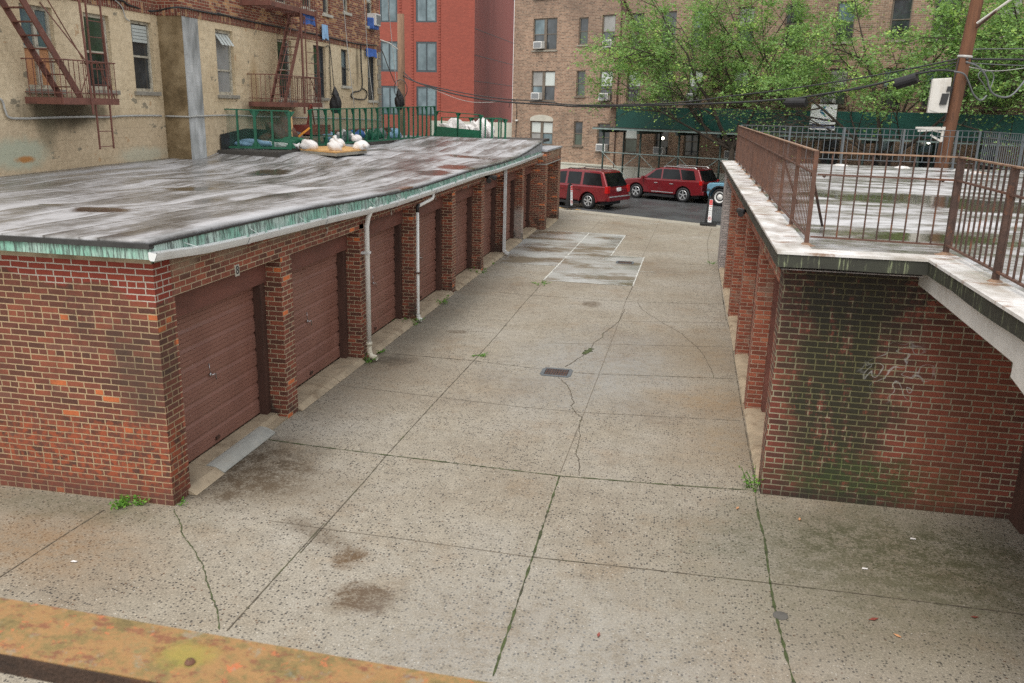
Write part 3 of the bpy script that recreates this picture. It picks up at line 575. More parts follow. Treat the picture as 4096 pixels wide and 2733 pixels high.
# manhole
c = S(18.9, 11.2, -.2); MB().lathe([(.38, -.01), (.38, .006), (.33, .006), (.32, .002), (.001, .002)], c, (0, 0, 1)).build('manhole_cover', M['carblack'], label='round dark manhole cover in the asphalt behind the right driveway marker', cat='manhole')
MB().lathe([(.07, -.01), (.068, .008), (.001, .01)], onZ('G', 820, 730), (0, 0, 1), 10).build('round_patch', plain('dark_patch', (.10, .095, .085), .85), kind='structure')
def grate(pts, lab):
    P = [Vector(p) for p in pts]; cx = sum(P, Vector())/4; w_ = max(.46, (P[1]-P[0]).length); 
    t = thing('drain_grate', lab, 'drain', (cx.x, cx.y, 0), 'iron drain grates in the alley')
    b = MB()
    for s_ in (-1, 1): b.box(cx.x-w_/2, cx.x+w_/2, cx.y+s_*.2-.03, cx.y+s_*.2+.03, -.02, .012); b.box(cx.x+s_*w_/2-.03, cx.x+s_*w_/2+.03, cx.y-.17, cx.y+.17, -.02, .0119)
    b.build('frame', M['steelgrey'], t)
    b = MB(); n = 9
    for i in range(n): x = cx.x-w_/2+.06+(w_-.12)*i/(n-1); b.box(x-.012, x+.012, cx.y-.17, cx.y+.17, -.02, .010)
    b.box(cx.x-w_/2+.03, cx.x+w_/2-.03, cx.y-.012, cx.y+.012, -.02, .0108); b.build('bars', M['rustdk'], t)
    MB().box(cx.x-w_/2+.03, cx.x+w_/2-.03, cx.y-.17, cx.y+.17, .0, .0045).build('pit_shade', M['carblack'], t)  # flat black sheet stands in for the shade below the bars
grate(gl(('C', 165, 488), ('C', 290, 492), ('C', 275, 530), ('C', 150, 520)), 'iron drain grate in mid alley with a crack running from it toward the camera')
grate(gl(('hh', 1000, 1038), ('hh', 1100, 1040), ('hh', 1090, 1060), ('hh', 990, 1058)), 'iron drain grate set in the pale wet concrete patch, farther one')

# ================================================================== left garage row
XF = -5.26
EDGE = [(7.4, 2.93), (9., 2.91), (11.1, 2.88), (13., 2.82), (14.7, 2.77), (16.4, 2.745), (18.5, 2.77), (20., 2.79), (24, 2.77), (26, 2.79), (28, 2.9), (30.8, 3.1), (31.2, 3.12)]
GT = [(7.5, 2.87), (8.4, 2.80), (9.3, 2.77), (11.5, 2.72), (13.3, 2.665), (14.7, 2.64), (17.8, 2.655), (21, 2.69), (23.4, 2.67), (27, 2.70), (30.7, 2.76)]
GL = thing('garage_row', 'long single storey brick garage row with brown doors, left of the alley', 'garage', (XF, 7.72, 0))
def walls(b, x0, x1, y0, y1, z0, z1): return b.box(x0, x1, y0, y1, z0, z1)
MB().box(-12, XF, 7.72, 8.02, 0, 2.83).build('side_wall', M['brickL'], GL)
MB().box(-12.0, XF-.01, 8.02, 30.9, -.0, .03).build('garage_floor', M['apron'], GL)
MB().box(XF-.36, XF, 8.02, 8.06, 0, 2.29).build('brick_pier', M['brickF'], GL)
PY = [10.54, 13.43, 16.36, 19.28, 22.22, 25.12, 28.02]
for y in PY: MB().box(XF-.36, XF, y, y+.33, 0, 2.30 if y < 13 else 2.38).build('brick_pier', M['brickF'], GL)
b = MB(); ys = [8.02+i*.4 for i in range(58)]+[30.9]
for a, c in zip(ys, ys[1:]):
    za = 2.30 if a < 13.4 else 2.38
    ta, tc = min(ipol(EDGE, a), 2.9)-.13, min(ipol(EDGE, c), 2.9)-.13
    b.face((XF, a, za), (XF, c, za), (XF, c, tc), (XF, a, ta)); b.face((XF-.36, a, za), (XF-.36, c, za), (XF, c, za), (XF, a, za))
    b.face((XF-.36, c, za), (XF-.36, a, za), (XF-.36, a, ta), (XF-.36, c, tc))
b.build('brick_lintel', M['brickF'], GL)
DW = [(8.06, 10.54)]+[(y+.33, (PY+[30.9])[i+1]) for i, y in enumerate(PY)]
def door(x, y0, y1, z0, z1, sgn, parent, n=8, handle=True, hy=.5, mat='door', lab=None):
    b = MB(); prof = []; h = (z1-z0)/n
    for i in range(n):
        z = z0+i*h; prof += [(-.026, z), (-.026, z+.014), (0, z+.024)]
        for k in (1, 2, 3): zz = z+.024+(h-.024)*k/4; prof += [(0, zz-.005), (-.006, zz-.0015), (-.006, zz+.0015), (.001, zz+.004)]
    prof.append((0, z1))
    for (a, za), (c, zc) in zip(prof, prof[1:]): b.face(*([(x+sgn*a, y0, za), (x+sgn*a, y1, za), (x+sgn*c, y1, zc), (x+sgn*c, y0, zc)][::int(sgn)]))
    b.box(x-sgn*.02-.02, x-sgn*.02-.0, y0, y1, z0, z1) if sgn > 0 else b.box(x+.02, x+.04, y0, y1, z0, z1)
    d = b.build('garage_door', M[mat], parent, lab)
    if handle:
        yh = y0+(y1-y0)*hy; zh = z0+(z1-z0)*.49; q = MB()
        q.tube([(x, yh, zh+.02), (x+sgn*.035, yh, zh+.02), (x+sgn*.035, yh+.07, zh+.02), (x+sgn*.035, yh+.07, zh-.06)], .008, 6)
        q.lathe([(.001, 0), (.022, 0), (.02, .012), (.001, .014)], (x, yh, zh+.02), (sgn, 0, 0), 10); q.lathe([(.001, 0), (.014, 0), (.001, .012)], (x, yh-.02, zh+.16), (sgn, 0, 0), 8)
        q.tube([(x+sgn*.006, yh-.02, zh+.15), (x+sgn*.006, yh, zh+.03)], .004, 4); q.build('handle', M['chrome'], d, smooth=True)
        MB().obox((x+sgn*.008, yh+.05, z0+.09), Vector((.012, 0, 0)), Vector((0, .04, 0)), Vector((0, 0, .022))).build('latch', M['rustdk'], d)
    return d
for i, (a, c) in enumerate(DW):
    top = 2.30 if i < 2 else 2.38
    door(XF-.36, a, c, .085, top-.33, 1, GL, handle=True, hy=.47)
    MB().box(XF-.34, XF-.22, a, c, top-.34, top-.003).build('door_header', M['header'], GL)
    b = MB(); b.box(XF-.36, XF-.25, c-.13, c-.002, .03, top-.342); b.build('door_jamb', M['wood'], GL)
    b = MB(); b.box(XF-.36, XF-.27, a+.002, a+.08, .03, top-.342); b.build('door_jamb', M['wood'], GL)
    rnd = random.Random(i)
    if i == 0:
        b = MB(); b.prism([(XF-.36, a-.05, .085), (XF-.02, a-.05, .075), (XF+.10, a-.05, .005), (XF-.36, a-.05, .005)], (0, .62, 0)); b.prism([(XF-.36, a+.575, .085), (XF-.16, a+.575, .08), (XF-.1, a+.575, .005), (XF-.36, a+.575, .005)], (0, c-a-.6, 0)); b.build('door_apron', M['apron'], GL)
        b = MB(); b.prism([(XF-.17, a+.58, .004), (XF-.16, a+.58, .080), (XF-.12, a+.58, .088), (XF-.05, a+.58, .082), (XF+.02, a+.58, .058), (XF+.07, a+.58, .03), (XF+.09, a+.58, .004)], (0, 1.35, 0)); b.build('door_apron', M['apron_new'], GL, label='newer smooth grey apron piece', bevel=.02)
    else:
        b = MB(); k = a+(c-a)*.55
        for p, q in ((a+.0, k-.008), (k+.008, c-.0)): b.prism([(XF-.36, p, .085), (XF-.02, p, .07), (XF+.07, p, .004), (XF-.36, p, .004)], (0, q-p, 0))
        b.build('door_apron', M['apron'], GL, bevel=.01)
# roof
def roofz(x, y):
    f = ipol(EDGE, y); bk = ipol([(7, 2.86), (12, 2.85), (16, 2.9), (19.2, 2.93), (20.6, 3.16), (22.5, 3.22), (26, 3.16), (28, 3.12), (30.5, 3.14), (31.6, 3.17)], y)
    t = (x-XF-.12)/(-12-XF-.12); t = max(0, min(1, t)); z = f+(bk-f)*t
    env = math.sin(math.pi*min(1, max(0, t)))*min(1, max(0, (y-7.7)/1.5))
    if y > 19: z = min(z, 3.085) if y < 30 else z
    return z+env*.8*(.035*math.sin(y*1.25+x*.35)+.02*math.sin(y*2.9-x*.6)+.03*math.sin(y*.6+1))
nx, ny = 30, 96; vs = []; fs = []
for j in range(ny+1):
    y = 7.52+(31.3-7.52)*j/ny
    for i in range(nx+1):
        x = (XF+.12)+((-12.0)-(XF+.12))*i/nx; vs.append((x, y, roofz(x, y)))
for j in range(ny):
    for i in range(nx):
        a = j*(nx+1)+i; fs.append((a, a+1+nx, a+nx+2, a+1)[::-1])
b = MB(); b.mesh(vs, fs)
e = b.build('roof', M['roofL'], GL, smooth=True)
md = e.modifiers.new('thick', 'SOLIDIFY'); md.thickness = .05; md.offset = -1
b = MB(); b.box(-12, XF+.10, 7.60, 7.72, 2.80, 2.865); 
b = MB(); b.face((-12, 7.50, 2.90), (-12, 7.50, 2.80), (XF+.14, 7.50, 2.785), (XF+.14, 7.50, 2.90)); b.box(-12, XF+.13, 7.51, 7.72, 2.79, 2.85); b.build('gable_fascia', M['copper'], GL)
MB().box(-12, XF+.145, 7.475, 7.56, 2.895, 2.945).build('roof_edge_trim', M['blackedge'], GL)
MB().box(-12, XF, 7.70, 7.75, 2.70, 2.79).build('mortar_band', M['apron'], GL)
# copper fascia along the eave, ripply
b = MB(); y = 7.5; pr = None; rnd = random.Random(3)
while y < 30.9:
    z = min(ipol(EDGE, y), 2.80 if y > 24 else 9); x = XF+.13+rnd.uniform(-.008, .012)+(.01 if int(y*7) % 2 else 0)
    cur = ((x, y, z+.004), (x+.012, y, z-.17))
    if pr: b.face(pr[0], pr[1], cur[1], cur[0])
    pr = cur; y += .12
b.build('eave_fascia', M['copper'], GL)
b = MB(); ys = [7.5+i*.3 for i in range(78)]
for a, c in zip(ys, ys[1:]):
    za, zc = ipol(EDGE, a), ipol(EDGE, c); s1, s2 = (min(za, 2.80), min(zc, 2.80))
    b.obox(((XF+.125), (a+c)/2, (za+zc)/2+.006), Vector((.025, 0, 0)), Vector((0, (c-a)/2, (zc-za)/2)), Vector((0, 0, .011)))
b.build('roof_edge_trim', M['blackedge'], GL)
b = MB()
for a, c in zip([26+i*.3 for i in range(17)], [26.3+i*.3 for i in range(17)]): b.face((XF+.125, a, 2.79), (XF+.125, c, 2.79), (XF+.11, c, ipol(EDGE, c)), (XF+.11, a, ipol(EDGE, a)))
b.face((XF+.11, 31.1, 2.79), (XF+.11, 31.1, 3.12), (-12, 31.3, 3.15), (-12, 31.3, 2.79)); b.build('roof_flashing', M['flash'], GL)
# gutter
gu = MB(); ys = [7.46+i*.45 for i in range(52)]+[30.75]; pf = [(.0, .0), (.0, -.07), (.02, -.088), (.06, -.088), (.078, -.055), (.095, -.012), (.095, .0), (.088, .0), (.075, -.03), (.055, -.078), (.025, -.078), (.008, -.06), (.008, 0)]
n = len(pf); vs = [(XF+.145+px_, y, ipol(GT, y)+pz_) for y in ys for px_, pz_ in pf]
gu.mesh(vs, [(i*n+k, i*n+(k+1) % n, (i+1)*n+(k+1) % n, (i+1)*n+k) for i in range(len(ys)-1) for k in range(n)])
gu.prism([(XF+.145, 7.455, ipol(GT, 7.46)), (XF+.145, 7.455, ipol(GT, 7.46)-.07), (XF+.165, 7.455, ipol(GT, 7.46)-.088), (XF+.205, 7.455, ipol(GT, 7.46)-.088), (XF+.238, 7.455, ipol(GT, 7.46)-.012)], (0, .004, 0))
GU = gu.build('gutter', M['gutter'], GL)
for i in range(17):
    y = 8.2+i*1.36; b = MB(); b.bar((XF+.236, y, ipol(GT, y)+.0), (XF+.10, y-.1, min(ipol(EDGE, y), 2.86)+.02), .025, .004); b.build('gutter_strap', M['gutter'], GU)
for y in (9.3, 11.6, 14.7, 17.2, 21.): b = MB(); b.mesh([(XF+.15+px_*1.05, y+dy, ipol(GT, y)+pz_*1.06+.002) for dy in (0, .06) for px_, pz_ in pf[1:7]], [(k, k+1, k+7, k+6) for k in range(5)]); b.build('gutter_joint', M['gutter'], GU)
# downpipes
def pipe(top, bot, r, name, mat='pvc', n=14):
    b = MB(); p = [Vector(q) for q in top]; b.tube(p, r, n); return b.build(name, M[mat], GL, smooth=True)
y1 = onX('B', 832, 365, XF+.09).y
dp = pipe([(XF+.2, y1-.02, 2.66), (XF+.12, y1, 2.5), (XF+.09, y1, 2.35), (XF+.09, y1, .30)], 0, .043, 'downpipe')
b = MB(); b.tube([(XF+.09, y1, .33), (XF+.09, y1, .17), (XF+.13, y1-.01, .09), (XF+.24, y1-.03, .07)], .046, 14, cap=False); b.tube([(XF+.09, y1, .34), (XF+.09, y1, .28)], .054, 14); b.build('elbow', plain('cream_pvc', (.66, .62, .5), .4), dp, smooth=True)
b = MB(); b.box(XF+.0, XF+.14, y1-.055, y1+.055, 1.88, 1.92); b.build('clamp', M['gutter'], dp)
y2 = onX('zg', 1318, 1500, XF+.07).y; y2b = onX('zg', 1435, 560, XF+.16).y
dp = pipe([(XF+.07, y2, 2.30), (XF+.07, y2, .20), (XF+.07, y2, .14)], 0, .032, 'downpipe')
b = MB(); b.tube([(XF+.16, y2b, 2.58), (XF+.16, y2b, 2.49), (XF+.15, y2b-.05, 2.45), (XF+.1, y2+.1, 2.39), (XF+.08, y2+.02, 2.38)], .034, 12); b.build('elbow', M['pvc'], dp, smooth=True)
b = MB(); b.tube([(XF+.085, y2+.08, 2.385), (XF+.075, y2+.01, 2.385), (XF+.07, y2, 2.35), (XF+.07, y2, 2.26)], .039, 12); b.build('black_elbow', M['blackpvc'], dp, smooth=True)
b = MB(); b.box(XF, XF+.13, y2-.05, y2+.05, 1.02, 1.05); b.build('clamp', M['rust'], dp)
b = MB(); b.tube([(XF+.07, y2, .17), (XF+.08, y2, .08), (XF+.15, y2, .05)], .045, 10, cap=False); b.build('elbow', M['pvc'], dp, smooth=True)
y3 = onX('hh', 32, 900, XF+.05).y
b = MB(); b.bar((XF+.06, y3, 2.62), (XF+.06, y3, .12), .08, .06); b.bar((XF+.05, y3, .14), (XF+.22, y3-.02, .05), .08, .06, up=(0, 1, 0)); dp = b.build('downpipe', M['gutter'], GL)
MB().box(XF, XF+.10, y3-.05, y3+.05, 1.28, 1.31).build('clamp', M['gutter'], dp)
# little flood lamp under the eave
b = MB(); b.tube([(XF, 22.6, 2.5), (XF+.10, 22.5, 2.5)], .03, 8); b.tube([(XF+.1, 22.45, 2.52), (XF+.22, 22.1, 2.44)], [.03, .07], 10); b.tube([(XF+.1, 22.6, 2.52), (XF+.2, 22.9, 2.46)], [.03, .07], 10)
b.build('flood_lamp', M['carblack'], label='small black twin flood lamp under the gutter of the brick garages', cat='lamp')
# end block with its own little roof
b = MB(); EX = -4.95
b.box(-8, EX, 30.9, 31.32, 0, 2.36); b.box(XF-.4, EX, 33.95, 34.55, 0, 2.36); b.box(-8, EX, 30.9, 34.55, 2.3605, 2.80); b.box(-8, XF-.4, 31.32, 34.55, 0, 2.3601)
b.build('end_block', M['brickF'], GL)
MB().box(-8.05, EX+.04, 30.86, 34.6, 2.801, 2.86).build('end_block_roof', M['flash'], GL)
MB().box(-5.4, EX+.02, 30.88, 34.57, 2.34, 2.37).build('white_cable', M['cablew'], GL)
door(XF-.14, 31.32, 33.95, .08, 2.36, 1, GL, handle=False, mat='header')
MB().prism([(XF-.3, 31.33, .08), (EX-.02, 31.33, .07), (EX+.07, 31.33, .004), (XF-.3, 31.33, .004)], (0, 2.6, 0)).build('door_apron', M['apron'], GL)
# writing
def text(s, size, pos, ex, ey, mat, parent=None, name='lettering', depth=.002, align='CENTER', sx_=1.):
    cu = bpy.data.curves.new('txt', 'FONT'); cu.body = s; cu.size = size; cu.extrude = depth; cu.align_x = align; cu.align_y = 'CENTER'; cu.resolution_u = 3
    tmp = link(bpy.data.objects.new('txt', cu)); bpy.context.view_layer.update()
    me = tmp.evaluated_get(bpy.context.evaluated_depsgraph_get()).to_mesh()
    ex = Vector(ex).normalized(); ey = Vector(ey).normalized(); ez = ex.cross(ey)
    b = MB(); b.mesh([Vector(pos)+ex*(v.co.x*sx_)+ey*v.co.y+ez*v.co.z for v in me.vertices], [tuple(p.vertices) for p in me.polygons])
    tmp.to_mesh_clear(); bpy.data.objects.remove(tmp); bpy.data.curves.remove(cu)
    return b.build(name, mat, parent)
for s_, t_, x_, y_ in (('8', 'zn', 1985, 1112), ('7', 'zg', 603, 835), ('6', 'zg', 1107, 687), ('5', 'zg', 1455, 567), ('4', 'zg', 1710, 480)):
    p = onX(t_, x_, y_, XF+.006)
    if s_ == '8': pl = MB().box(XF, XF+.006, p.y-.05, p.y+.05, p.z-.07, p.z+.07).build('number_plate', M['stone'], GL)
    else: pl = GL
    text(s_, .15, (XF+.009, p.y, p.z), (0, 1, 0), (0, 0, 1), M['inkdark'] if s_ == '8' else M['stone'], pl, 'house_number')

# ================================================================== right garage row
XR = 1.13; YR = 9.65
GR = thing('garage_row', 'brick garage row with railed roof terrace, right of the alley', 'garage', (XR, YR, 0))
MB().box(XR, 3.9, YR, YR+.32, 0, 2.77).build('side_wall', M['brickR'], GR)
b = MB(); b.box(XR+.001, XR+.36, YR+.32, YR+.36, 0, 2.48)
b.build('brick_pier', M['brickRF'], GR)
PR = [12.6, 15.62, 18.69, 21.75]
for y in PR: MB().box(XR, XR+.36, y, y+.34, 0, 2.46).build('brick_pier', M['brickRF'], GR)
MB().box(XR-.03, 9, 24.72, 26.0, 0, 2.76).build('brick_pier', M['brickW'], GR, label='grey painted brick end pier')
MB().box(XR-.002, XR+.36, YR+.32, 24.72, 2.461, 2.76).build('brick_lintel', M['brickRF'], GR)
for a, c in zip([YR+.36]+[y+.34 for y in PR], PR+[24.72]):
    door(XR+.36, a, c, .06, 2.46, -1, GR, handle=False)
    MB().box(XR+.22, XR+.359, c-.16, c-.002, .0, 2.46).build('door_jamb', M['header'], GR)
    MB().prism([(XR+.36, a, .06), (XR+.02, a, .05), (XR-.02, a, .004), (XR+.36, a, .004)], (0, c-a, 0)).build('door_apron', M['apron'], GR)
for yy, s_ in ((12.0, '10'), (10.35, '9')): MB().box(XR-.012, XR-.002, yy-.045, yy+.045, 2.5, 2.64).build('number_plate', M['apron'], GR)
RT = 2.95; X0R, Y0R, XC = .985, 9.07, 2.43
b = MB(); b.prism([(X0R+.02, Y0R+.02, RT), (XC+.02, Y0R+.02, RT), (XC+.02, 3.4, RT), (9, 3.4, RT), (9, 26.1, RT), (X0R+.02, 26.1, RT)], (0, 0, -.12)); b.build('roof_deck', M['roofR'], GR)
b = MB(); c_ = [(X0R, 26.1), (X0R, Y0R), (XC, Y0R), (XC, 3.4)]
rnd = random.Random(11)
def strip(p, q, name, z0, z1, th, mat, par, wob=.01, seg=.4, out=(0, 0)):
    b = MB(); p = Vector((*p, 0)); q = Vector((*q, 0)); d = q-p; n = max(1, int(d.length/seg)); nn = Vector((d.y, -d.x, 0)).normalized(); L = []
    for i in range(n+1):
        c = p+d*i/n+nn*(rnd.uniform(-wob, wob) if 0 < i < n else 0); L.append((c, rnd.uniform(-wob, wob) if 0 < i < n else 0))
    vs = []
    for c, w_ in L: vs += [c+Vector((0, 0, z1+w_*.5)), c+Vector((0, 0, z0+w_)), c-nn*th+Vector((0, 0, z0+w_)), c-nn*th+Vector((0, 0, z1+w_*.3))]
    b.mesh(vs, [(i*4+k, i*4+(k+1) % 4, i*4+4+(k+1) % 4, i*4+4+k) for i in range(n) for k in range(4)]+[(0, 3, 2, 1), (n*4, n*4+1, n*4+2, n*4+3)])
    return b.build(name, mat, par)
for a, c in ((c_[0], c_[1]), (c_[1], c_[2]), (c_[2], c_[3])):
    strip(a, c, 'copper_fascia', 2.80, 2.935, .05, M['coppR'], GR, .008)
b = MB()
def edge(pts, z0, z1):
    for pl in pts: b.prism([(x, y, z1) for x, y in pl], (0, 0, z0-z1))
edge([[(X0R-.012, 26.1), (X0R-.012, Y0R-.012), (X0R+.36, Y0R+.30), (X0R+.36, 26.1)], [(X0R-.012, Y0R-.012), (XC-.012, Y0R-.012), (XC+.34, Y0R+.30), (X0R+.36, Y0R+.30)], [(XC-.012, Y0R-.012), (XC-.012, 3.4), (XC+.34, 3.4), (XC+.34, Y0R+.30)]], 2.935, 2.962)
b.build('roof_margin', M['edgeR'], GR)
b = MB(); b.box(X0R+.05, XC, Y0R+.12, YR, 2.755, 2.765); b.box(X0R+.05, XR, Y0R+.12, 26, 2.7551, 2.7651); b.build('soffit', M['brickW'], GR)
b = MB(); pts = [(9.62, 2.77), (9.62, 2.60), (6.77, 2.56), (6.77, 2.45), (6.3, 2.38), (3.4, 2.36), (3.4, 2.77)]
b.prism([(XC+.07, y, z) for y, z in pts], (.22, 0, 0)); b.build('stucco_beam', M['stucco'], GR, bevel=.01)
b = MB(); b.box(3.9, 4.2, 3.4, YR+.3, 0, 2.82); b.build('passage_wall', M['brickR'], GR)
MB().box(3.82, 3.9, YR-.35, YR-.001, 0, 2.8).build('passage_door_frame', M['wood'], GR)
MB().box(4.2, 9, 3.4, 3.7, 0, 2.82).build('passage_wall', M['brickR'], GR)
b = MB(); p = onX('zr', 330, 775, XR-.08); b.tube([(XR, p.y, p.z), (XR-.12, p.y, p.z)], .03, 8); b.tube([(XR-.12, p.y-.05, p.z), (XR-.2, p.y-.25, p.z-.03)], [.025, .05], 8); b.tube([(XR-.12, p.y+.05, p.z), (XR-.2, p.y+.3, p.z-.03)], [.025, .05], 8)
b.build('flood_lamp', M['carblack'], label='small black flood lamp on the lintel of the right brick garages', cat='lamp')

# ------------------------------------------------------------------ railings
def railing(name, label, p, q, z, h, sp, posts, mats, pw=.045, bw=.016, mid=.23, brace=True, cat='railing', group=None, low=.10):
    p = Vector((p[0], p[1], z)); q = Vector((q[0], q[1], z)); d = q-p; L = d.length; e = d/L
    t = thing(name, label, cat, p, group); mt, mr, mp = mats
    b = MB(); b.bar(p+Vector((0, 0, h)), q+Vector((0, 0, h)), .045, .014); b.build('top_rail', mt, t)
    b = MB(); b.bar(p+Vector((0, 0, h-mid)), q+Vector((0, 0, h-mid)), .03, .018); b.build('middle_rail', mr, t)
    b = MB(); b.bar(p+Vector((0, 0, low)), q+Vector((0, 0, low)), .03, .018); b.build('bottom_rail', mr, t)
    for k in posts:
        c = p+e*k; b = MB(); b.obox(c+Vector((0, 0, h/2)), Vector((pw/2, 0, 0)), Vector((0, pw/2, 0)), Vector((0, 0, h/2))); po = b.build('post', mp, t)
        b = MB(); b.lathe([(.001, .035), (pw*.8, .03), (pw*1.5, .006), (pw*2.2, .001)], c, (0, 0, 1), 10); b.build('foot', mt, po)
    n = int(L/sp); stuff = MB(); first = None; order = sorted(range(1, n), key=lambda i: (p+e*(i*sp)).y)
    for rank, i in enumerate(order):
        c = p+e*(i*L/n)
        if any(abs(i*L/n-k) < pw*.6 for k in posts): continue
        if rank >= 100: stuff.bar(c+Vector((0, 0, low)), c+Vector((0, 0, h-.005)), bw); continue
        if first is None:
            b = MB(); b.bar(c+Vector((0, 0, low)), c+Vector((0, 0, h-.005)), bw, up=tuple(e)); first = b.build('baluster', mp, t); c0 = c
        else:
            o = first.copy(); link(o); o.parent = t; o.location = c-c0; ORG[o.name] = ORG[t.name]
    if stuff.v: stuff.build('far_balusters', mp, t, kind='stuff')
    return t
rm = (M['rusttop'], M['rust'], M['rustdk'])
A = railing('railing', 'long rusty iron railing along the alley edge of the right roof, seen end-on', (1.33, 9.68), (1.36, 25.8), RT, 1.0, .132, [0, 1.55, 3.1, 4.65, 6.2, 7.75, 9.3, 10.85, 12.4, 13.95, 15.5, 16.1], (M['rusttop'], M['rust'], M['rust']), bw=.0105, group='rusty roof railings')
b = MB(); b.bar((1.34, 9.9, RT+.75), (1.72, 11.3, RT+.02), .03, .012); b.bar((1.34, 12.9, RT+.75), (1.72, 14.0, RT+.02), .03, .012); b.build('brace', M['rustdk'], A)
B_ = railing('railing', 'short rusty iron railing facing the camera over the stained brick side wall', (1.36, 9.66), (2.67, 9.52), RT, .99, .122, [], rm, group='rusty roof railings')
for x in (1.42, 2.58): 
    b = MB(); b.lathe([(.001, 0), (.018, .0), (.018, .02), (.001, .03)], (x, 9.6, RT+.75), (0, -1, 0), 8); b.build('bolt', M['rustdk'], B_)
C_ = railing('railing', 'rusty iron railing running toward the camera at the right edge of the picture', (2.69, 9.50), (2.69, 3.6), RT, .99, .145, [0, 1.52, 3.04, 4.56, 5.8], rm, pw=.05, group='rusty roof railings')
gm = (M['steelgrey'],)*3
railing('railing', 'grey steel railing along the far edge of the right roof', (1.42, 25.85), (7.7, 25.75), RT, 1.02, .15, [0.02, 1.35, 2.8, 4.35, 5.7, 6.26], gm, pw=.05, mid=.16, group='grey roof railings', low=.16)
railing('railing', 'grey steel railing at the far right side of the right roof, bars seen bunched together', (7.75, 25.75), (7.85, 13.0), RT, 1.02, .15, [1.3, 2.9, 4.6, 6.2, 7.8, 9.4], gm, pw=.05, mid=.16, group='grey roof railings', low=.16)
for x, y in ((4.2, 25.6), (5.8, 25.55), (7.2, 25.2), (7.35, 24.3)): MB().lathe([(.001, .05), (.13, .04), (.22, .0)], (x, y, RT), (0, 0, 1), 9).build('mastic_patch', M['edgeR'], GR)

# ================================================================== walls with real openings
class PL:
    def __init__(s, O, U, Nn): s.O, s.U, s.N = Vector(O), Vector(U), Vector(Nn)
    def p(s, u, z, d=0.): return s.O+s.U*u+s.N*d+Vector((0, 0, z))
    def box(s, b, u0, u1, z0, z1, d0, d1): return b.obox(s.p((u0+u1)/2, (z0+z1)/2, (d0+d1)/2), s.U*(abs(u1-u0)/2), s.N*(abs(d1-d0)/2), Vector((0, 0, abs(z1-z0)/2)))
    def quad(s, b, u0, u1, z0, z1, d=0.):
        q = [s.p(u0, z0, d), s.p(u1, z0, d), s.p(u1, z1, d), s.p(u0, z1, d)]
        if s.U.cross(Vector((0, 0, 1))).dot(s.N) < 0: q = q[::-1]
        return b.face(*q)
def wallmesh(b, pl, u0, u1, z0, z1, ops, dep=.14):
    us = sorted({u0, u1, *[q for o in ops for q in o[:2] if u0 < q < u1]}); zs = sorted({z0, z1, *[q for o in ops for q in o[2:4] if z0 < q < z1]})
    for a, c in zip(us, us[1:]):
        for e, f in zip(zs, zs[1:]):
            um, zm = (a+c)/2, (e+f)/2
            if any(o[0] < um < o[1] and o[2] < zm < o[3] for o in ops): continue
            pl.quad(b, a, c, e, f)
    for a, c, e, f in [o[:4] for o in ops]:
        if f <= z0 or e >= z1: continue
        e, f = max(e, z0), min(f, z1)
        b.face(pl.p(a, e, 0), pl.p(a, f, 0), pl.p(a, f, -dep), pl.p(a, e, -dep)); b.face(pl.p(c, e, -dep), pl.p(c, f, -dep), pl.p(c, f, 0), pl.p(c, e, 0))
        b.face(pl.p(a, f, 0), pl.p(c, f, 0), pl.p(c, f, -dep), pl.p(a, f, -dep)); b.face(pl.p(a, e, -dep), pl.p(c, e, -dep), pl.p(c, e, 0), pl.p(a, e, 0))
def window(par, pl, u0, u1, z0, z1, fm='brownframe', gu='glass', gl_='glass', fw=.05, d=-.08, n=1, sill=None, split=.5, mull=.09, lab=None):
    b = MB()
    pl.box(b, u0, u0+fw, z0, z1, d-.06, d); pl.box(b, u1-fw, u1, z0, z1, d-.06, d); pl.box(b, u0+fw, u1-fw, z1-fw, z1, d-.06, d-.0005); pl.box(b, u0+fw, u1-fw, z0, z0+fw, d-.06, d-.0005)
    if n == 2: pl.box(b, (u0+u1)/2-mull/2, (u0+u1)/2+mull/2, z0+fw, z1-fw, d-.06, d+.01)
    zm = z0+(z1-z0)*split; cells = [(u0+fw, u1-fw)] if n == 1 else [(u0+fw, (u0+u1)/2-mull/2), ((u0+u1)/2+mull/2, u1-fw)]
    for a, c in cells: pl.box(b, a, c, zm-.022, zm+.022, d-.055, d-.012)
    w_ = b.build('window', M[fm], par, lab)
    for k, (a, c) in enumerate(cells):
        g1 = gu[k] if isinstance(gu, (list, tuple)) else gu; g2 = gl_[k] if isinstance(gl_, (list, tuple)) else gl_
        q = MB(); pl.quad(q, a, c, zm+.022, z1-fw, d-.035); q.build('pane', M[g1], w_)
        q = MB(); pl.quad(q, a, c, z0+fw, zm-.022, d-.045); q.build('pane', M[g2], w_)
    if sill:
        q = MB(); pl.box(q, u0-.08, u1+.08, z0-.09, z0-.002, -.10, .07); q.build('sill', M[sill], w_, bevel=.01)
    return w_
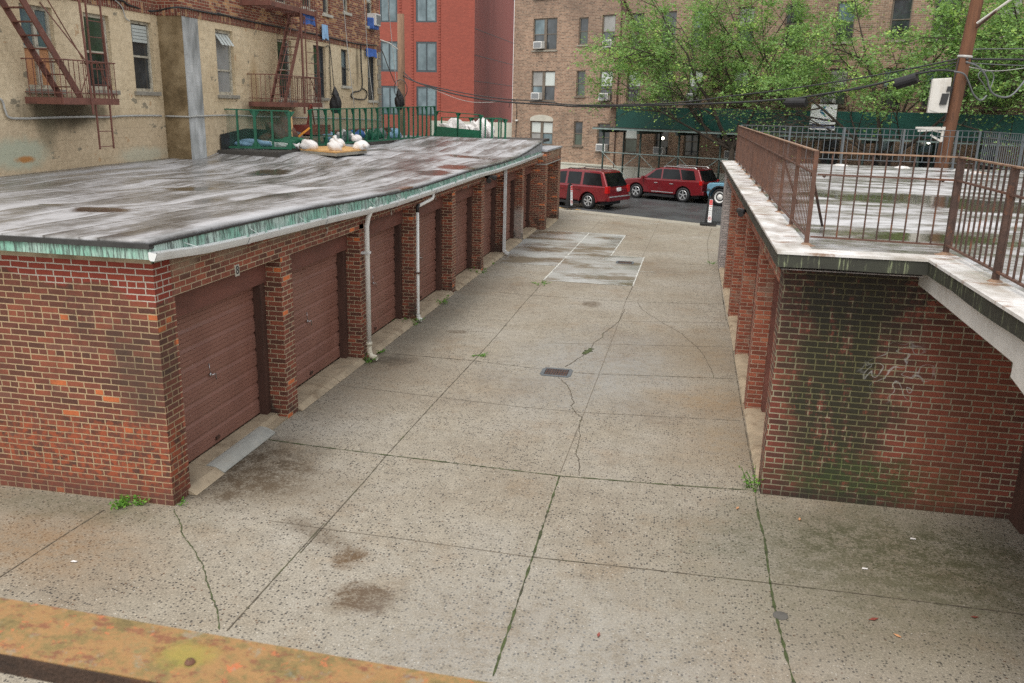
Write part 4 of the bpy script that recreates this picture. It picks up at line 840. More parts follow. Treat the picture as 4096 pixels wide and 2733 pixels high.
# ------------------------------------------------------------------ cream building on the left
BX = thing('apartment_building', 'cream painted apartment building with red and buff brick upper floors, left', 'building', (-12, 14, 0))
PA = PL((-12, 0, 0), (0, 1, 0), (1, 0, 0)); PB = PL((-11.4, 0, 0), (0, 1, 0), (1, 0, 0))
oa = [(14.36, 15.2, 4.45, 5.93), (16.08, 16.87, 4.47, 5.95), (17.6, 18.36, 4.47, 5.95)]
ob = [(20.03, 20.87, 4.45, 5.98), (23.3, 24.2, 4.36, 6.0), (25.7, 26.6, 4.46, 6.0), (27.88, 28.48, 4.87, 6.02), (30.3, 31.1, 4.43, 5.94)]
ou = [(19.9, 20.8, 7.25, 8.9), (23.3, 24.1, 6.95, 8.6), (25.0, 25.8, 7.0, 8.6), (26.52, 27.1, 6.98, 8.6), (28.2, 28.7, 7.2, 8.6), (30.35, 31.0, 6.95, 8.6)]
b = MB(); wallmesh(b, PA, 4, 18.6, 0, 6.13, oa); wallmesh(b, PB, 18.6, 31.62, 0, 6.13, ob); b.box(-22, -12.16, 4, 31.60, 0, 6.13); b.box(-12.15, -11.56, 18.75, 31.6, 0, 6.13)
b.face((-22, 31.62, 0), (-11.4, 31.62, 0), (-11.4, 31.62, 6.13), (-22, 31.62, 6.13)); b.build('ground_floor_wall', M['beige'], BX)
b = MB(); b.face((-12, 18.6, 2.6), (-11.4, 18.6, 2.6), (-11.4, 18.6, 6.13), (-12, 18.6, 6.13)); b.box(-12.01, -11.39, 18.592, 18.612, 2.6, 6.129); b.build('return_wall', M['beigedk'], BX)
MB().box(-11.41, -11.385, 18.6, 19.26, 2.6, 6.12).build('bare_block_pilaster', M['greyblock'], BX)
b = MB(); b.box(-12.1, -11.98, 4, 18.6, 6.13, 6.35); b.box(-12.1, -11.38, 18.58, 31.64, 6.13, 6.35); b.build('soldier_course', M['brickS'], BX)
b = MB(); wallmesh(b, PA, 4, 18.6, 6.35, 13, [(14.3, 15.2, 7.1, 8.8), (16.1, 16.9, 7.1, 8.8)]); wallmesh(b, PB, 18.6, 31.62, 6.35, 13, ou); b.face((-12, 18.6, 6.35), (-11.4, 18.6, 6.35), (-11.4, 18.6, 13), (-12, 18.6, 13))
b.face((-22, 31.62, 6.35), (-11.4, 31.62, 6.35), (-11.4, 31.62, 13), (-22, 31.62, 13)); b.box(-22, -12.16, 4, 31.60, 6.35, 13); b.build('upper_wall', M['brickT'], BX)
b = MB(); z = 2.9; k = 0
while z < 6.05: b.box(-11.42, -11.37, 31.62-(.36 if k % 2 else .26), 31.63, z+.01, z+.24); z += .25; k += 1
b.build('corner_stones', M['sill'], BX, bevel=.01)
w1 = window(BX, PA, *oa[0], 'peel', 'glassb', 'orange', .07, sill='sill', n=2, lab='window with orange curtains behind the fire escape')
window(BX, PA, *oa[1], 'peel', 'glassg', 'glass', .07, sill='sill')
w3 = window(BX, PA, *oa[2], 'peel', 'glass', 'glass', .06, sill='sill'); q = MB(); PA.box(q, 17.72, 18.24, 5.5, 5.86, -.10, -.06); q.build('blind', M['blind'], w3)
b = MB(); 
for zz in (5.5, 5.57, 5.64, 5.71, 5.78): PA.box(b, 17.73, 18.23, zz, zz+.006, -.06, -.055)
b.build('blind_slats', M['inkdark'], w3)
w4 = window(BX, PB, *ob[0], 'peel', 'screen', 'screen', .07, sill='sill', split=.38)
b = MB(); 
for k in range(4): b.face(PB.p(20.12+k*.16, 5.88, -.08), PB.p(20.26+k*.16, 5.88, -.08), PB.p(20.27+k*.16, 5.62, .10), PB.p(20.15+k*.16, 5.62, .10))
b.build('awning_panes', M['blind'], w4)
window(BX, PB, *ob[1], 'peel', 'glass', 'glass', .07, sill='sill', split=.5); window(BX, PB, *ob[2], 'darkframe', 'glass', 'glass', .07, sill='sill')
window(BX, PB, *ob[3], 'darkframe', 'glassb', 'glass', .05, sill='stone'); window(BX, PB, *ob[4], 'darkframe', 'glass', 'glass', .06, sill='stone')
for o in ou: window(BX, PB, *o, 'peel', 'blind', 'glass', .06, sill='stone')
for o in ((14.3, 15.2, 7.1, 8.8), (16.1, 16.9, 7.1, 8.8)): window(BX, PA, *o, 'peel', 'glass', 'glass', .06, sill='stone')
def cable(name, pts, r, mat, parent=None, n=5, **kw):
    P = [Vector(p) for p in pts]; Q = []
    for i in range(len(P)-1):
        p0, p1, p2, p3 = P[max(0, i-1)], P[i], P[i+1], P[min(len(P)-1, i+2)]
        for k in range(5):
            t = k/5; Q.append(.5*((2*p1)+(p2-p0)*t+(2*p0-5*p1+4*p2-p3)*t*t+(3*p1-p0-3*p2+p3)*t**3))
    Q.append(P[-1]); b = MB(); b.tube(Q, r, n); return b.build(name, M[mat], parent, smooth=True, **kw)
XA, XB_ = -11.96, -11.36
fx = lambda X, t, *l: [tuple(onX(t, x, y, X)) for x, y in l]
cable('wall_conduit', fx(XA, 'z1', (-60, 820), (0, 830), (25, 860), (45, 930), (80, 985), (200, 992), (400, 985), (700, 978), (900, 980), (1050, 970), (1300, 968), (1350, 972)), .022, 'cablew', BX)
cable('wall_conduit', [(-11.97, 18.57, 3.93), (-11.37, 18.57, 3.93), (-11.36, 18.62, 3.93)]+fx(XB_, 'z2', (0, 972), (250, 965), (500, 975), (800, 985), (1100, 990), (1500, 1003)), .02, 'cablew', BX)
cable('wall_cable', fx(XA, 'z1', (-80, -40), (930, -8), (1080, 45), (1270, 95))+fx(XB_, 'z1', (1480, 62), (1700, 100), (1880, 130))+fx(XB_, 'z2', (150, 112), (350, 165), (700, 235), (1000, 295), (1300, 365), (1480, 380)), .022, 'cable', BX)
cable('wall_cable', fx(XA, 'z1', (960, 0), (1020, 60), (1050, 150), (1085, 178)), .014, 'cablew', BX)
cable('wall_cable', fx(XB_, 'z2', (1345, 370), (1350, 560), (1355, 740), (1280, 775), (1275, 820), (1380, 830), (1395, 770), (1360, 740)), .022, 'cable', BX)
cable('wall_cable', fx(XB_, 'z2', (1050, 395), (1082, 400), (1088, 620), (1098, 810)), .014, 'cable', BX)
for k, (t, x, y, s_, c_, l_) in enumerate((('z2', 1435, 443, (.0, .75, .17), 'tarpb', 'blue tarp strip hung over the last ground floor window of the cream building'), ('z2', 907, 160, (0, .62, .18), 'tarpb', 'blue tarp strip tied under the upper fire escape platform'), ('z2', 1043, 267, (0, .3, .26), 'tarpl', 'small pale blue sheet fixed on the brick wall of the cream building'))):
    p = onX(t, x, y, -11.3 if k != 1 else -10.72); b = MB(); n = 8; rnd = random.Random(k)
    for i in range(n):
        a = -s_[1]+2*s_[1]*i/n; c = -s_[1]+2*s_[1]*(i+1)/n; a *= .7; c *= .7; w0 = .03*math.sin(i*2.1); w1_ = .03*math.sin((i+1)*2.1)
        b.prism([(p.x+w0, p.y+a, p.z+s_[2]*.8), (p.x+w1_, p.y+c, p.z+s_[2]*.8), (p.x+w1_*2, p.y+c, p.z-s_[2]*(.8+.2*math.sin(i+1))), (p.x+w0*2, p.y+a, p.z-s_[2]*(.8+.2*math.sin(i)))], (.012, 0, 0))
    b.build('tarp', M[c_], label=l_, cat='tarp')
# white AC wrapped in blue in an upper window
def ac(label, pl, u, z, w_=.55, h_=.36, d=.35, wrap=False, cat='air conditioner'):
    t = thing('air_conditioner', label, cat, pl.p(u, z, 0), 'window air conditioners'); b = MB(); pl.box(b, u-w_/2, u+w_/2, z, z+h_, -.05, d); b.build('casing', M['acwhite'], t, bevel=.015)
    b = MB(); pl.box(b, u-w_/2+.05, u+w_/2-.05, z+.05, z+h_-.05, d+.002, d+.012)
    b.build('grille', M['acgrille'], t)
    if wrap: b = MB(); pl.box(b, u-w_/2-.03, u+w_/2+.02, z-.12, z+.26, -.04, d-.08); b.build('wrapping', M['tarpb'], t, bevel=.03)
    return t
ac('air conditioner wrapped in blue tarp in the upper end window of the cream building', PB, 30.68, 6.98, .5, .4, .3, True)
# ------------------------------------------------------------------ fire escapes
def fire_escape(label, xw, xo, y0, y1, z, stair, lad, rail=.72, mat='fered', extra=()):
    t = thing('fire_escape', label, 'fire escape', (xw, y0, z), 'rusty red fire escapes'); m_ = M[mat]
    b = MB(); b.box(xo-.02, xo+.02, y0, y1, z-.09, z+.03); b.box(xw, xo-.02, y0-.02, y0+.02, z-.09, z+.03); b.box(xw, xo-.02, y1-.02, y1+.02, z-.09, z+.03)
    n = int((xo-xw)/.07)
    for i in range(n): b.box(xw+.04+i*.07, xw+.065+i*.07, y0+.02, y1-.02, z-.02, z+.0)
    for yy in (y0+.3, (y0+y1)/2, y1-.3): b.box(xw, xo-.02, yy-.03, yy+.03, z-.07, z-.0205)
    b.build('platform', m_, t)
    if rail:
        b = MB(); b.tube([(xw, y0, z+rail), (xo, y0, z+rail), (xo, y1, z+rail), (xw, y1, z+rail)], .014, 6); b.tube([(xw, y0, z+.12), (xo, y0, z+.12), (xo, y1, z+.12), (xw, y1, z+.12)], .010, 6); b.build('guard_rail', m_, t)
        pts = [(xw+.1+i*.13, y0) for i in range(int((xo-xw)/.13))]+[(xo, y0+i*.13) for i in range(int((y1-y0)/.13)+1)]+[(xw+.1+i*.13, y1) for i in range(int((xo-xw)/.13))]
        for x, y in pts: q = MB(); q.tube([(x, y, z+.03), (x, y, z+rail)], .008, 5); q.build('baluster', m_, t)
    if stair:
        (sy0, sz0), (sy1, sz1), xa, xb = stair
        s_ = None
        for x in (xa, xb):
            b = MB(); b.bar((x, sy0, sz0), (x, sy1, sz1), .025, .13); s_ = b.build('stringer', m_, t)
        n = int(abs(sz1-sz0)/.205); 
        for i in range(1, n): 
            k = i/n; b = MB(); b.box(xa+.01, xb-.01, sy0+(sy1-sy0)*k-.075, sy0+(sy1-sy0)*k+.075, sz0+(sz1-sz0)*k-.01, sz0+(sz1-sz0)*k+.01); b.build('tread', m_, t)
        b = MB(); dy = .25 if sy1 < sy0 else -.25
        b.tube([(xb, sy0+dy*0, sz0+.1), (xb, sy0+dy*1.2, sz0+.55), (xb, sy1+dy*1.2, sz1+.4)], .011, 6); b.build('hand_rail', m_, t)
    if lad:
        x, ya, yb, z0, z1 = lad
        for y in (ya, yb): b = MB(); b.bar((x, y, z0), (x, y, z1), .02, .035); b.build('ladder_rail', m_, t)
        k = z0+.05
        while k < z1: b = MB(); b.tube([(x, ya, k), (x, yb, k)], .009, 5); b.build('rung', m_, t); k += .29
    for p, q, r in extra: b = MB(); b.tube([p, q], r, 6); b.build('stay', m_, t)
    return t
fire_escape('rusty fire escape nearest the camera on the cream wall, beside the orange curtained window', -12, -11.23, 14.25, 15.85, 4.27, ((14.85, 4.28), (12.9, 6.85), -11.72, -11.30), (-11.24, 15.16, 15.58, 3.34, 6.9), .70,
    extra=[((-11.2, 15.02, 4.0), (-11.2, 14.9, 7.0), .022), ((-11.22, 15.64, 4.3), (-11.22, 15.5, 7.0), .014), ((-11.25, 15.85, 4.2), (-11.25, 15.3, 5.0), .014), ((-12, 14.9, 6.0), (-11.25, 15.0, 5.0), .012)])
fire_escape('rusty fire escape over the green fence on the cream wall', -11.4, -10.57, 21.51, 24.28, 4.27, ((22.05, 4.28), (23.42, 6.6), -11.05, -10.65), (-10.58, 23.36, 24.1, 3.58, 6.6), .72,
    extra=[((-10.57, 23.1, 4.0), (-10.57, 23.08, 6.7), .03), ((-10.57, 24.2, 4.3), (-10.57, 24.1, 6.8), .016), ((-10.6, 24.2, 4.25), (-10.6, 23.6, 5.0), .014)])
fire_escape('rusty upper fire escape platform on the brick floor of the cream building', -11.4, -10.6, 21.35, 24.22, 6.74, None, None, .75)

# ------------------------------------------------------------------ red brick building behind
PR_ = PL((0, 58, 0), (1, 0, 0), (0, -1, 0))
RB = thing('apartment_building', 'smooth red brick apartment building with blue grey windows, behind the green fence', 'building', (-18, 58, 0))
cols = [(-23.4, -22.1), (-20.88, -19.66), (-18.37, -16.93)]; rows = [(3.6, 5.5), (6.42, 8.37), (9.58, 11.5), (12.7, 14.6), (15.8, 17.7)]
ops = [(a, c, e, f) for a, c in cols for e, f in rows]
b = MB(); wallmesh(b, PR_, -26, -14.35, 0, 20, ops, .2); b.box(-26, -14.36, 58.3, 71, 0, 20); b.face((-26, 58, 0), (-26, 58, 20), (-26, 58.3, 20), (-26, 58.3, 0)); b.build('front_wall', M['brickN'], RB)
b = MB(); b.face((-14.35, 58, 0), (-14.35, 71, 0), (-14.35, 71, 20), (-14.35, 58, 20)); b.face((-14.35, 71, 0), (-26, 71, 0), (-26, 71, 20), (-14.35, 71, 20)); b.build('side_wall', M['redside'], RB)
for zz in (5.9, 7.55, 9.2, 12.4): MB().box(-14.352, -14.34, 58.02, 71, zz, zz+.035).build('panel_joint', M['inkdark'], RB)
for i, o in enumerate(ops):
    ww = window(RB, PR_, *o, 'blueframe', 'glassb', 'glassb', .1, d=-.02, n=2, split=.06 if i % 5 == 1 else .02, mull=.07)
    if i % 5 in (1, 2, 0): q = MB(); PR_.quad(q, o[0]+.75, o[1]-.12, o[2]+.15, o[3]-.3, -.052); q.build('blind', M['glassb' if i % 2 else 'bluescreen'], ww)
for cx in (-19.45, -18.62, -16.74): 
    b = MB(); z = 3.6; PR_.box(b, cx-.05, cx+.05, 3.4, 18, -.01, .02)
    while z < 18: PR_.box(b, cx-.07, cx+.07, z, z+.09, -.01, .045); z += .18
    b.build('dentil_strip', M['brickN'], RB)
b = MB(); b.box(-17.2, -11.2, 57.3, 57.9, 0, 3.28); b.build('garden_wall', M['cream'], label='long pale grey wall at the foot of the red building behind the white bags', cat='wall')
b = MB(); 
# ------------------------------------------------------------------ tan brown brick building across the street
BF = thing('apartment_building', 'tan brown brick apartment building across the street behind the trees', 'building', SP)
PF = PL(SP, SU, SN)
def F2(t, x, y, off=0.): return onF(t, x, y, off)
uL = F2('z3', 1168, 10)[0]
k_ = 1.0
def op(t1, x1, y1_, t2, x2, y2_): a = F2(t1, x1, y1_); c = F2(t2, x2, y2_); return (a[0], c[0], c[1], a[1])
win = dict(dT=op('z3', 1328, 158, 'z3', 1518, 418), dM=op('z3', 1312, 595, 'z3', 1500, 846), dB=op('z3', 1300, 1012, 'z3', 1482, 1215), nT=op('z3', 1710, 148, 'z3', 1778, 375), nM=op('z3', 1688, 592, 'z3', 1752, 808), nB=op('z3', 1665, 1015, 'z3', 1730, 1222))
tz = [(win['dT'][2], win['dT'][3]), (win['dM'][2], win['dM'][3]), (win['dB'][2]-.2, win['dB'][3])]
us_ = [F2('z4', 232, 135)[0], F2('z4', 450, 400)[0], F2('z4', 700, 600)[0], F2('z4', 950, 620)[0], F2('z4', 1325, 600)[0], F2('z4', 1370, 80)[0]+2.6]
us_ += [us_[-1]+2.6, us_[-1]+5.2, F2('z5', 1340, 0)[0], F2('z5', 1880, 0)[0], F2('z5', 1880, 0)[0]+2.8, F2('z5', 1880, 0)[0]+5.6, F2('z5', 1880, 0)[0]+8.6]
ops = []
for k in ('dT', 'dM', 'dB', 'nT', 'nM', 'nB'): ops.append(win[k])
for i, u in enumerate(us_):
    wd = .93 if i != 8 else 1.15
    for r, (e, f) in enumerate(tz): ops.append((u, u+wd, e, f))
fl = tz[0][0]-tz[1][0]
hi = [(o[0], o[1], o[2]+fl, o[3]+fl) for o in ops if o[2] > tz[0][0]-.3]
alls = ops+hi
b = MB(); wallmesh(b, PF, uL, 62, .95, 16.5, alls, .16); b.face(PF.p(uL, -.1, 0), PF.p(uL, 16.5, 0), PF.p(uL, 16.5, -12), PF.p(uL, -.1, -12)); b.face(PF.p(uL, 16.5, 0), PF.p(62, 16.5, 0), PF.p(62, 16.5, -12), PF.p(uL, 16.5, -12)); b.face(PF.p(62, -.1, -12), PF.p(uL, -.1, -12), PF.p(uL, 16.5, -12), PF.p(62, 16.5, -12)); PF.box(b, uL+.1, 61.9, 0, 16.4, -11.8, -.3)
b.build('brick_wall', M['brickB'], BF)
b = MB(); PF.box(b, uL-.02, 62, -.2, .93, -.3, .05); PF.box(b, uL-.03, 62, .932, 1.02, -.1, .09); b.build('white_base', M['cream'], BF)
rnd = random.Random(5)
for i, o in enumerate(alls):
    dbl = o[1]-o[0] > 1.3; nar = o[1]-o[0] < .75
    g = rnd.choice(['glass', 'glass', 'glassb', 'blind', 'screen']) if not nar else 'glass'
    if i == 0: gu = ['glassb', 'glass']; gl_ = ['glass', 'glass']
    elif i == 1: gu = ['screen', 'blind']; gl_ = ['glassb', 'glass']
    elif i == 2: gu = ['blind', 'blind']; gl_ = ['screen', 'glassb']
    else: gu = g if not dbl else [g, g]; gl_ = rnd.choice(['glass', 'glass', 'glassg']) if not dbl else ['glass', 'glass']
    window(BF, PF, *o, 'brownframe', gu, gl_, .07, d=-.06, n=2 if dbl else 1, sill='brownframe' if i % 3 else 'sill', mull=.2)
a = win['dB']; b = MB(); n = 16; um = (a[0]+a[1])/2; hw = (a[1]-a[0])/2+.02; pts = [PF.p(um-hw, a[3]+.01, .03)]+[PF.p(um+hw*-math.cos(math.pi*i/n), a[3]+.12+.28*math.sin(math.pi*i/n), .03) for i in range(n+1)]+[PF.p(um+hw, a[3]+.01, .03)]
b.prism(pts[::-1], -SN*.05); b.build('arched_lintel', M['stone'], BF)
acs = [('z3', 1365, 382, 'upper left double window'), ('z3', 1345, 808, 'middle left double window'), ('z4', 272, 370, 'top floor window left of the fire escape'), ('z4', 240, 815, 'second floor window left of the tree'), ('z4', 218, 1240, 'ground floor window at the end of the sidewalk shed'), ('z4', 980, 820, 'window behind the tree crown above the green panels'), ('z4', 700, 1265, 'dim window under the sidewalk shed, left of the lit bulb'), ('z4', 1300, 1300, 'dim window under the sidewalk shed by the rusty railing'), ('z5', 440, 835, 'window above the construction sign'), ('z5', 1985, 290, 'upper window right of the utility pole')]
for t, x, y, l in acs:
    u, z = F2(t, x, y, .2); ac('white air conditioner in the '+l, PF, u, z-.18, .66, .42, .3)
cable('camera_conduit', [PF.p(*F2('z3', x, y, .03), .03) for x, y in ((1120, 900), (1135, 850), (1165, 840), (1185, 900), (1182, 1010), (1175, 1180))], .02, 'cable', BF)
b = MB(); b.lathe([(.001, .12), (.09, .09), (.11, 0), (.001, 0)], PF.p(*F2('z3', 1184, 1003, .08), .05), (0, 0, -1), 10); b.build('camera_dome', M['acwhite'], BF, smooth=True)
b = MB(); u, z = F2('z4', 345, 1000, .05); b.tube([PF.p(u, .9, .08), PF.p(u, 12, .08)], .04, 6); b.build('rain_pipe', M['rustdk'], BF)
# fire escapes behind the trees on the brown building
def fe_brown(label, u0, u1, z, stair):
    t = thing('fire_escape', label, 'fire escape', PF.p(u0, z, 0), 'dark fire escapes across the street'); m_ = M['rustdk']
    b = MB(); PF.box(b, u0, u1, z-.1, z, 0, .95); b.build('platform', m_, t)
    b = MB(); b.tube([PF.p(u0, z+.95, 0), PF.p(u0, z+.95, .95), PF.p(u1, z+.95, .95), PF.p(u1, z+.95, 0)], .02, 5); b.build('guard_rail', m_, t)
    n = int((u1-u0)/.14)
    for i in range(n+1): q = MB(); q.bar(PF.p(u0+(u1-u0)*i/n, z, .95), PF.p(u0+(u1-u0)*i/n, z+.95, .95), .016); q.build('baluster', m_, t)
    if stair:
        for d in (.4, .9): q = MB(); q.bar(PF.p(stair[0], z+.05, d), PF.p(stair[1], z+fl, d), .04, .16); q.build('stringer', m_, t)
        for i in range(1, 13): k = i/13; q = MB(); PF.box(q, stair[0]+(stair[1]-stair[0])*k-.1, stair[0]+(stair[1]-stair[0])*k+.1, z+fl*k-.015, z+fl*k+.015, .42, .88); q.build('tread', m_, t)
u0f = F2('z4', 365, 300)[0]
fe_brown('dark fire escape balcony on the brown building, upper one left of the tree', u0f, u0f+3.9, tz[0][0]-.35, (u0f+2.4, u0f+.4))
fe_brown('dark fire escape balcony on the brown building just above the green panels', u0f-.3, u0f+3.9, tz[1][0]-.25, None)
u0f = F2('z5', 1960, 850)[0]
fe_brown('dark fire escape balcony at the far right above the green panels', u0f, u0f+3.5, tz[1][0]-.25, None)
# ------------------------------------------------------------------ sidewalk shed
SH = thing('sidewalk_shed', 'dark green sidewalk shed with braced posts in front of the brown building', 'scaffold', S(8, 2.9, -.05))
PS = PL(SP+SN*2.9, SU, SN)
pu = [onF('z4', x, 1140, 2.9)[0] for x in (240, 550, 875, 1225)]; sp_ = (pu[3]-pu[0])/3
while pu[-1] < 46: pu.append(pu[-1]+sp_)
DZ = onF('z4', 560, 1090, 2.9)[1]
for u in pu:
    b = MB(); b.tube([PS.p(u, -.05), PS.p(u, DZ-.2)], .055, 8); po = b.build('front_post', M['shedsteel'], SH, smooth=True)
    b = MB(); PS.box(b, u-.12, u+.12, -.06, -.03, -.12, .12); b.build('base_plate', M['shedsteel'], po)
    b = MB(); b.tube([PS.p(u+.1, -.05, -2.0), PS.p(u+.1, DZ-.2, -2.0)], .055, 8); b.build('back_post', M['shedsteel'], SH, smooth=True)
    b = MB(); PS.box(b, u-.07, u+.07, DZ-.2, DZ-.02, -2.3, .35); b.build('cross_beam', M['shedsteel'], SH)
zr_ = onF('z4', 560, 1292, 2.9)[1]
b = MB(); b.tube([PS.p(pu[0]-.05, zr_, .06), PS.p(pu[-1], zr_, .06)], .03, 6); b.build('brace_rail', M['bluegal'], SH)
b = MB(); b.tube([PS.p(pu[0]-.05, .55, .06), PS.p(pu[-1], .55, .06)], .025, 6); b.build('brace_rail', M['bluegal'], SH)
for i, (a, c) in enumerate(zip(pu, pu[1:])):
    for p, q in ((PS.p(a, zr_, .08), PS.p(c, .1, .08)), (PS.p(a, .1, .1), PS.p(c, zr_, .1))):
        b = MB(); b.tube([p, q], .018, 5); b.build('brace', M['bluegal'], SH)
b = MB(); PS.box(b, pu[0]-.5, pu[-1], DZ-.02, DZ+.10, -2.4, .38); b.build('deck', M['deck'], SH)
b = MB(); PS.box(b, pu[0]-.52, pu[-1], DZ-.03, DZ+.05, .38, .42); b.build('deck_edge', M['bluegal'], SH)
ul = onF('z4', 350, 1000, 2.95)[0]; zt = onF('z4', 350, 892, 2.95)[1]; u = ul; k = 0
while u < 46:
    b = MB(); PS.box(b, u+.006, u+2.42, DZ+.10, zt+(.0 if k % 2 else .012), .02+.01*(k % 2), .06+.01*(k % 2)); b.build('hoarding_panel', M['panel'], SH); u += 2.44; k += 1
b = MB(); PS.box(b, ul-.04, ul, DZ+.1, zt+.02, -2.2, .07); b.build('hoarding_panel', M['panel'], SH)
b = MB(); c = PS.p(*onF('z4', 735, 1158, 2.3), -.6); b.lathe([(.001, -.08), (.06, -.05), (.075, 0), (.05, .06), (.001, .08)], c, (0, 0, 1), 10); lb = b.build('lamp_bulb', M['lamp'], label='small lit bulb hanging under the sidewalk shed, left one', cat='lamp', group='bulbs under the sidewalk shed')
b = MB(); c = PS.p(*onF('z5', 1285, 1190, 2.3), -.6); b.lathe([(.001, -.08), (.06, -.05), (.075, 0), (.05, .06), (.001, .08)], c, (0, 0, 1), 10); b.build('lamp_bulb', M['lamp'], label='small lit bulb under the sidewalk shed beside the utility pole', cat='lamp', group='bulbs under the sidewalk shed')
# sign
a = onF('z5', 302, 872, 3.02); c = onF('z5', 510, 1092, 3.02); PG = PL(SP+SN*3.0, SU, SN); a = (onF('z5', 308, 872, 3.0)[0], a[1]); w_ = onF('z5', 512, 985, 3.0)[0]-a[0]; h_ = a[1]-c[1]
SG = thing('construction_sign', 'white company sign with blue logo and phone number on the green panels', 'sign', PG.p(a[0], c[1], 0))
b = MB(); PG.box(b, a[0], a[0]+w_, c[1], a[1], 0, .03); b.build('board', M['signwhite'], SG)
b = MB(); PG.box(b, a[0]+.02, a[0]+w_-.02, c[1]+h_*.07, c[1]+h_*.225, .03, .034); b.build('blue_band', M['navy'], SG)
um = a[0]+w_/2
text('CITILINE', h_*.17, PG.p(um, c[1]+h_*.40, .034), SU, (0, 0, 1), M['navy'], SG, sx_=.95)
text('RESTORATION', h_*.085, PG.p(um, c[1]+h_*.28, .034), SU, (0, 0, 1), M['teal'], SG)
text('212-300-9824', h_*.125, PG.p(um, c[1]+h_*.147, .036), SU, (0, 0, 1), M['signwhite'], SG, sx_=1.02)
b = MB(); 
for q in ([(-.16, .74), (.02, .92), (.10, .92), (-.04, .74)], [(-.16, .72), (.06, .52), (.14, .52), (-.02, .72)], [(.02, .80), (.14, .68), (.20, .68), (.09, .80)]): b.prism([PG.p(um+x*w_, c[1]+h_*z, .032) for x, z in q], SN*.004)
b.build('logo', M['teal'], SG)

# ================================================================== green shed fences behind the roof
ZB = 3.15
MB().box(-11.38, -9.75, 19.75, 32.4, 3.02, 3.13).build('deck', M['deck'], label='dark timber deck of the green fenced platform beside the cream building', cat='platform')
b = MB(); b.box(-11.3, -9.72, 19.65, 19.75, 2.94, 3.12); b.build('timber_beam', M['deck'], label='dark timber lying under the front green fence panel', cat='beam')
def pt(t, xb, yb, xt, yt):
    p = onZ(t, xb, yb, ZB); q = onY(t, xt, yt, p.y); return p, q.z
def fence(label, segs, low=0., net=True, group='green fences above the garage roof'):
    """segs: list of (pos, top z, big)"""
    p0 = segs[0][0]; t = thing('shed_fence', label, 'fence', p0, group); m_ = M['green']
    d = (segs[-1][0]-p0); d.z = 0; d.normalize(); nn = Vector((d.y, -d.x, 0))
    b = MB()
    for (a, za, _), (c, zc, _) in zip(segs, segs[1:]): b.bar(Vector((a.x, a.y, za)), Vector((c.x, c.y, zc)), .05, .03)
    b.build('top_rail', m_, t)
    b = MB()
    for (a, za, _), (c, zc, _) in zip(segs, segs[1:]): b.bar(Vector((a.x, a.y, a.z+.03)), Vector((c.x, c.y, c.z+.03)), .05, .05)
    b.build('bottom_rail', m_, t)
    for a, za, big in segs:
        b = MB(); h = za-a.z; wv = .035 if big else .025
        b.obox(Vector((a.x, a.y, a.z+h/2)), d*wv, nn*.02, Vector((0, 0, h/2)))
        if big:
            for zz, s_ in ((za-.01, -1), (a.z+.03, 1)): b.prism([Vector((a.x, a.y, zz))-d*.14-nn*.024, Vector((a.x, a.y, zz))+d*.14-nn*.024, Vector((a.x, a.y, zz+s_*.16))+d*.03-nn*.024, Vector((a.x, a.y, zz+s_*.16))-d*.03-nn*.024], nn*.006)
        b.build('post', m_, t)
    if low:
        b = MB()
        for (a, za, _), (c, zc, _) in zip(segs, segs[1:]): b.prism([a, c, c+Vector((0, 0, low)), a+Vector((0, 0, low))], nn*.02)
        b.build('kick_board', m_, t)
    if net:
        b = MB()
        for (a, za, _), (c, zc, _) in zip(segs, segs[1:]): b.face(a+nn*-.03, c+nn*-.03, Vector((c.x, c.y, zc))+nn*-.03, Vector((a.x, a.y, za))+nn*-.03)
        b.build('mesh_netting', M['net'], t)
    return t
def segs(t, A, B, n, bigs):
    (p, zp), (q, zq) = pt(t, *A), pt(t, *B); out = []
    for i in range(n+1):
        k = i/n; c = p+(q-p)*k; out.append((c, zp+(zq-zp)*k, i in bigs))
    return out
fence('green framed fence panel nearest the grey pilaster, left of the gap', segs('z2', (180, 1240, 160, 912), (758, 1252, 745, 930), 4, (0, 2, 4)))
fence('long green fence with many posts receding along the cream building', segs('z2', (935, 1228, 900, 918), (1965, 1145, 2030, 893), 22, tuple(range(0, 23, 2))))
def seg2(t, A, B, n, bigs, Ya, Yb):
    p = onY(t, A[0], A[1], Ya); q = onY(t, B[0], B[1], Yb); zp = onY(t, A[2], A[3], Ya).z; zq = onY(t, B[2], B[3], Yb).z
    return [(p+(q-p)*(i/n), zp+(zq-zp)*i/n, i in bigs) for i in range(n+1)]
fence('green fence section with a solid green kick board in front of white bags', seg2('c4', (195, 345, 200, 135), (560, 385, 562, 165), 2, (0, 1, 2), 33.2, 32.2), low=.40, net=False)
fence('green fence section at the right end of the platform with white bags behind', seg2('c4', (600, 385, 600, 195), (765, 388, 768, 200), 3, (1, 3), 32.6, 33.2), net=False)
fence('rear green fence frame beyond the white bags', seg2('c4', (240, 300, 245, 185), (730, 370, 730, 192), 4, (1, 2), 35.5, 35.0), net=False)
p = onY('c4', 200, 350, 33.6); b = MB(); b.box(p.x-.2, -5.6, 33.25, 35.6, 3.0, 3.1); b.build('deck', M['deck'], label='dark deck under the white rubbish bags at the far end of the roof', cat='platform')
# two new timber uprights at the gap
for k, (x1, y1_, x2, y2_, l) in enumerate(((782, 1252, 752, 925, 'new pale timber upright left of the gap in the green fences'), (905, 1195, 885, 922, 'new pale timber upright right of the gap in the green fences'))):
    p = onZ('z2', x1, y1_, 3.1); q = onY('z2', x2, y2_, p.y); b = MB(); b.bar(p, (q.x, q.y, q.z), .05, .09); b.build('timber_upright', M['timber'], label=l, cat='timber post', group='timber uprights at the fence gap')
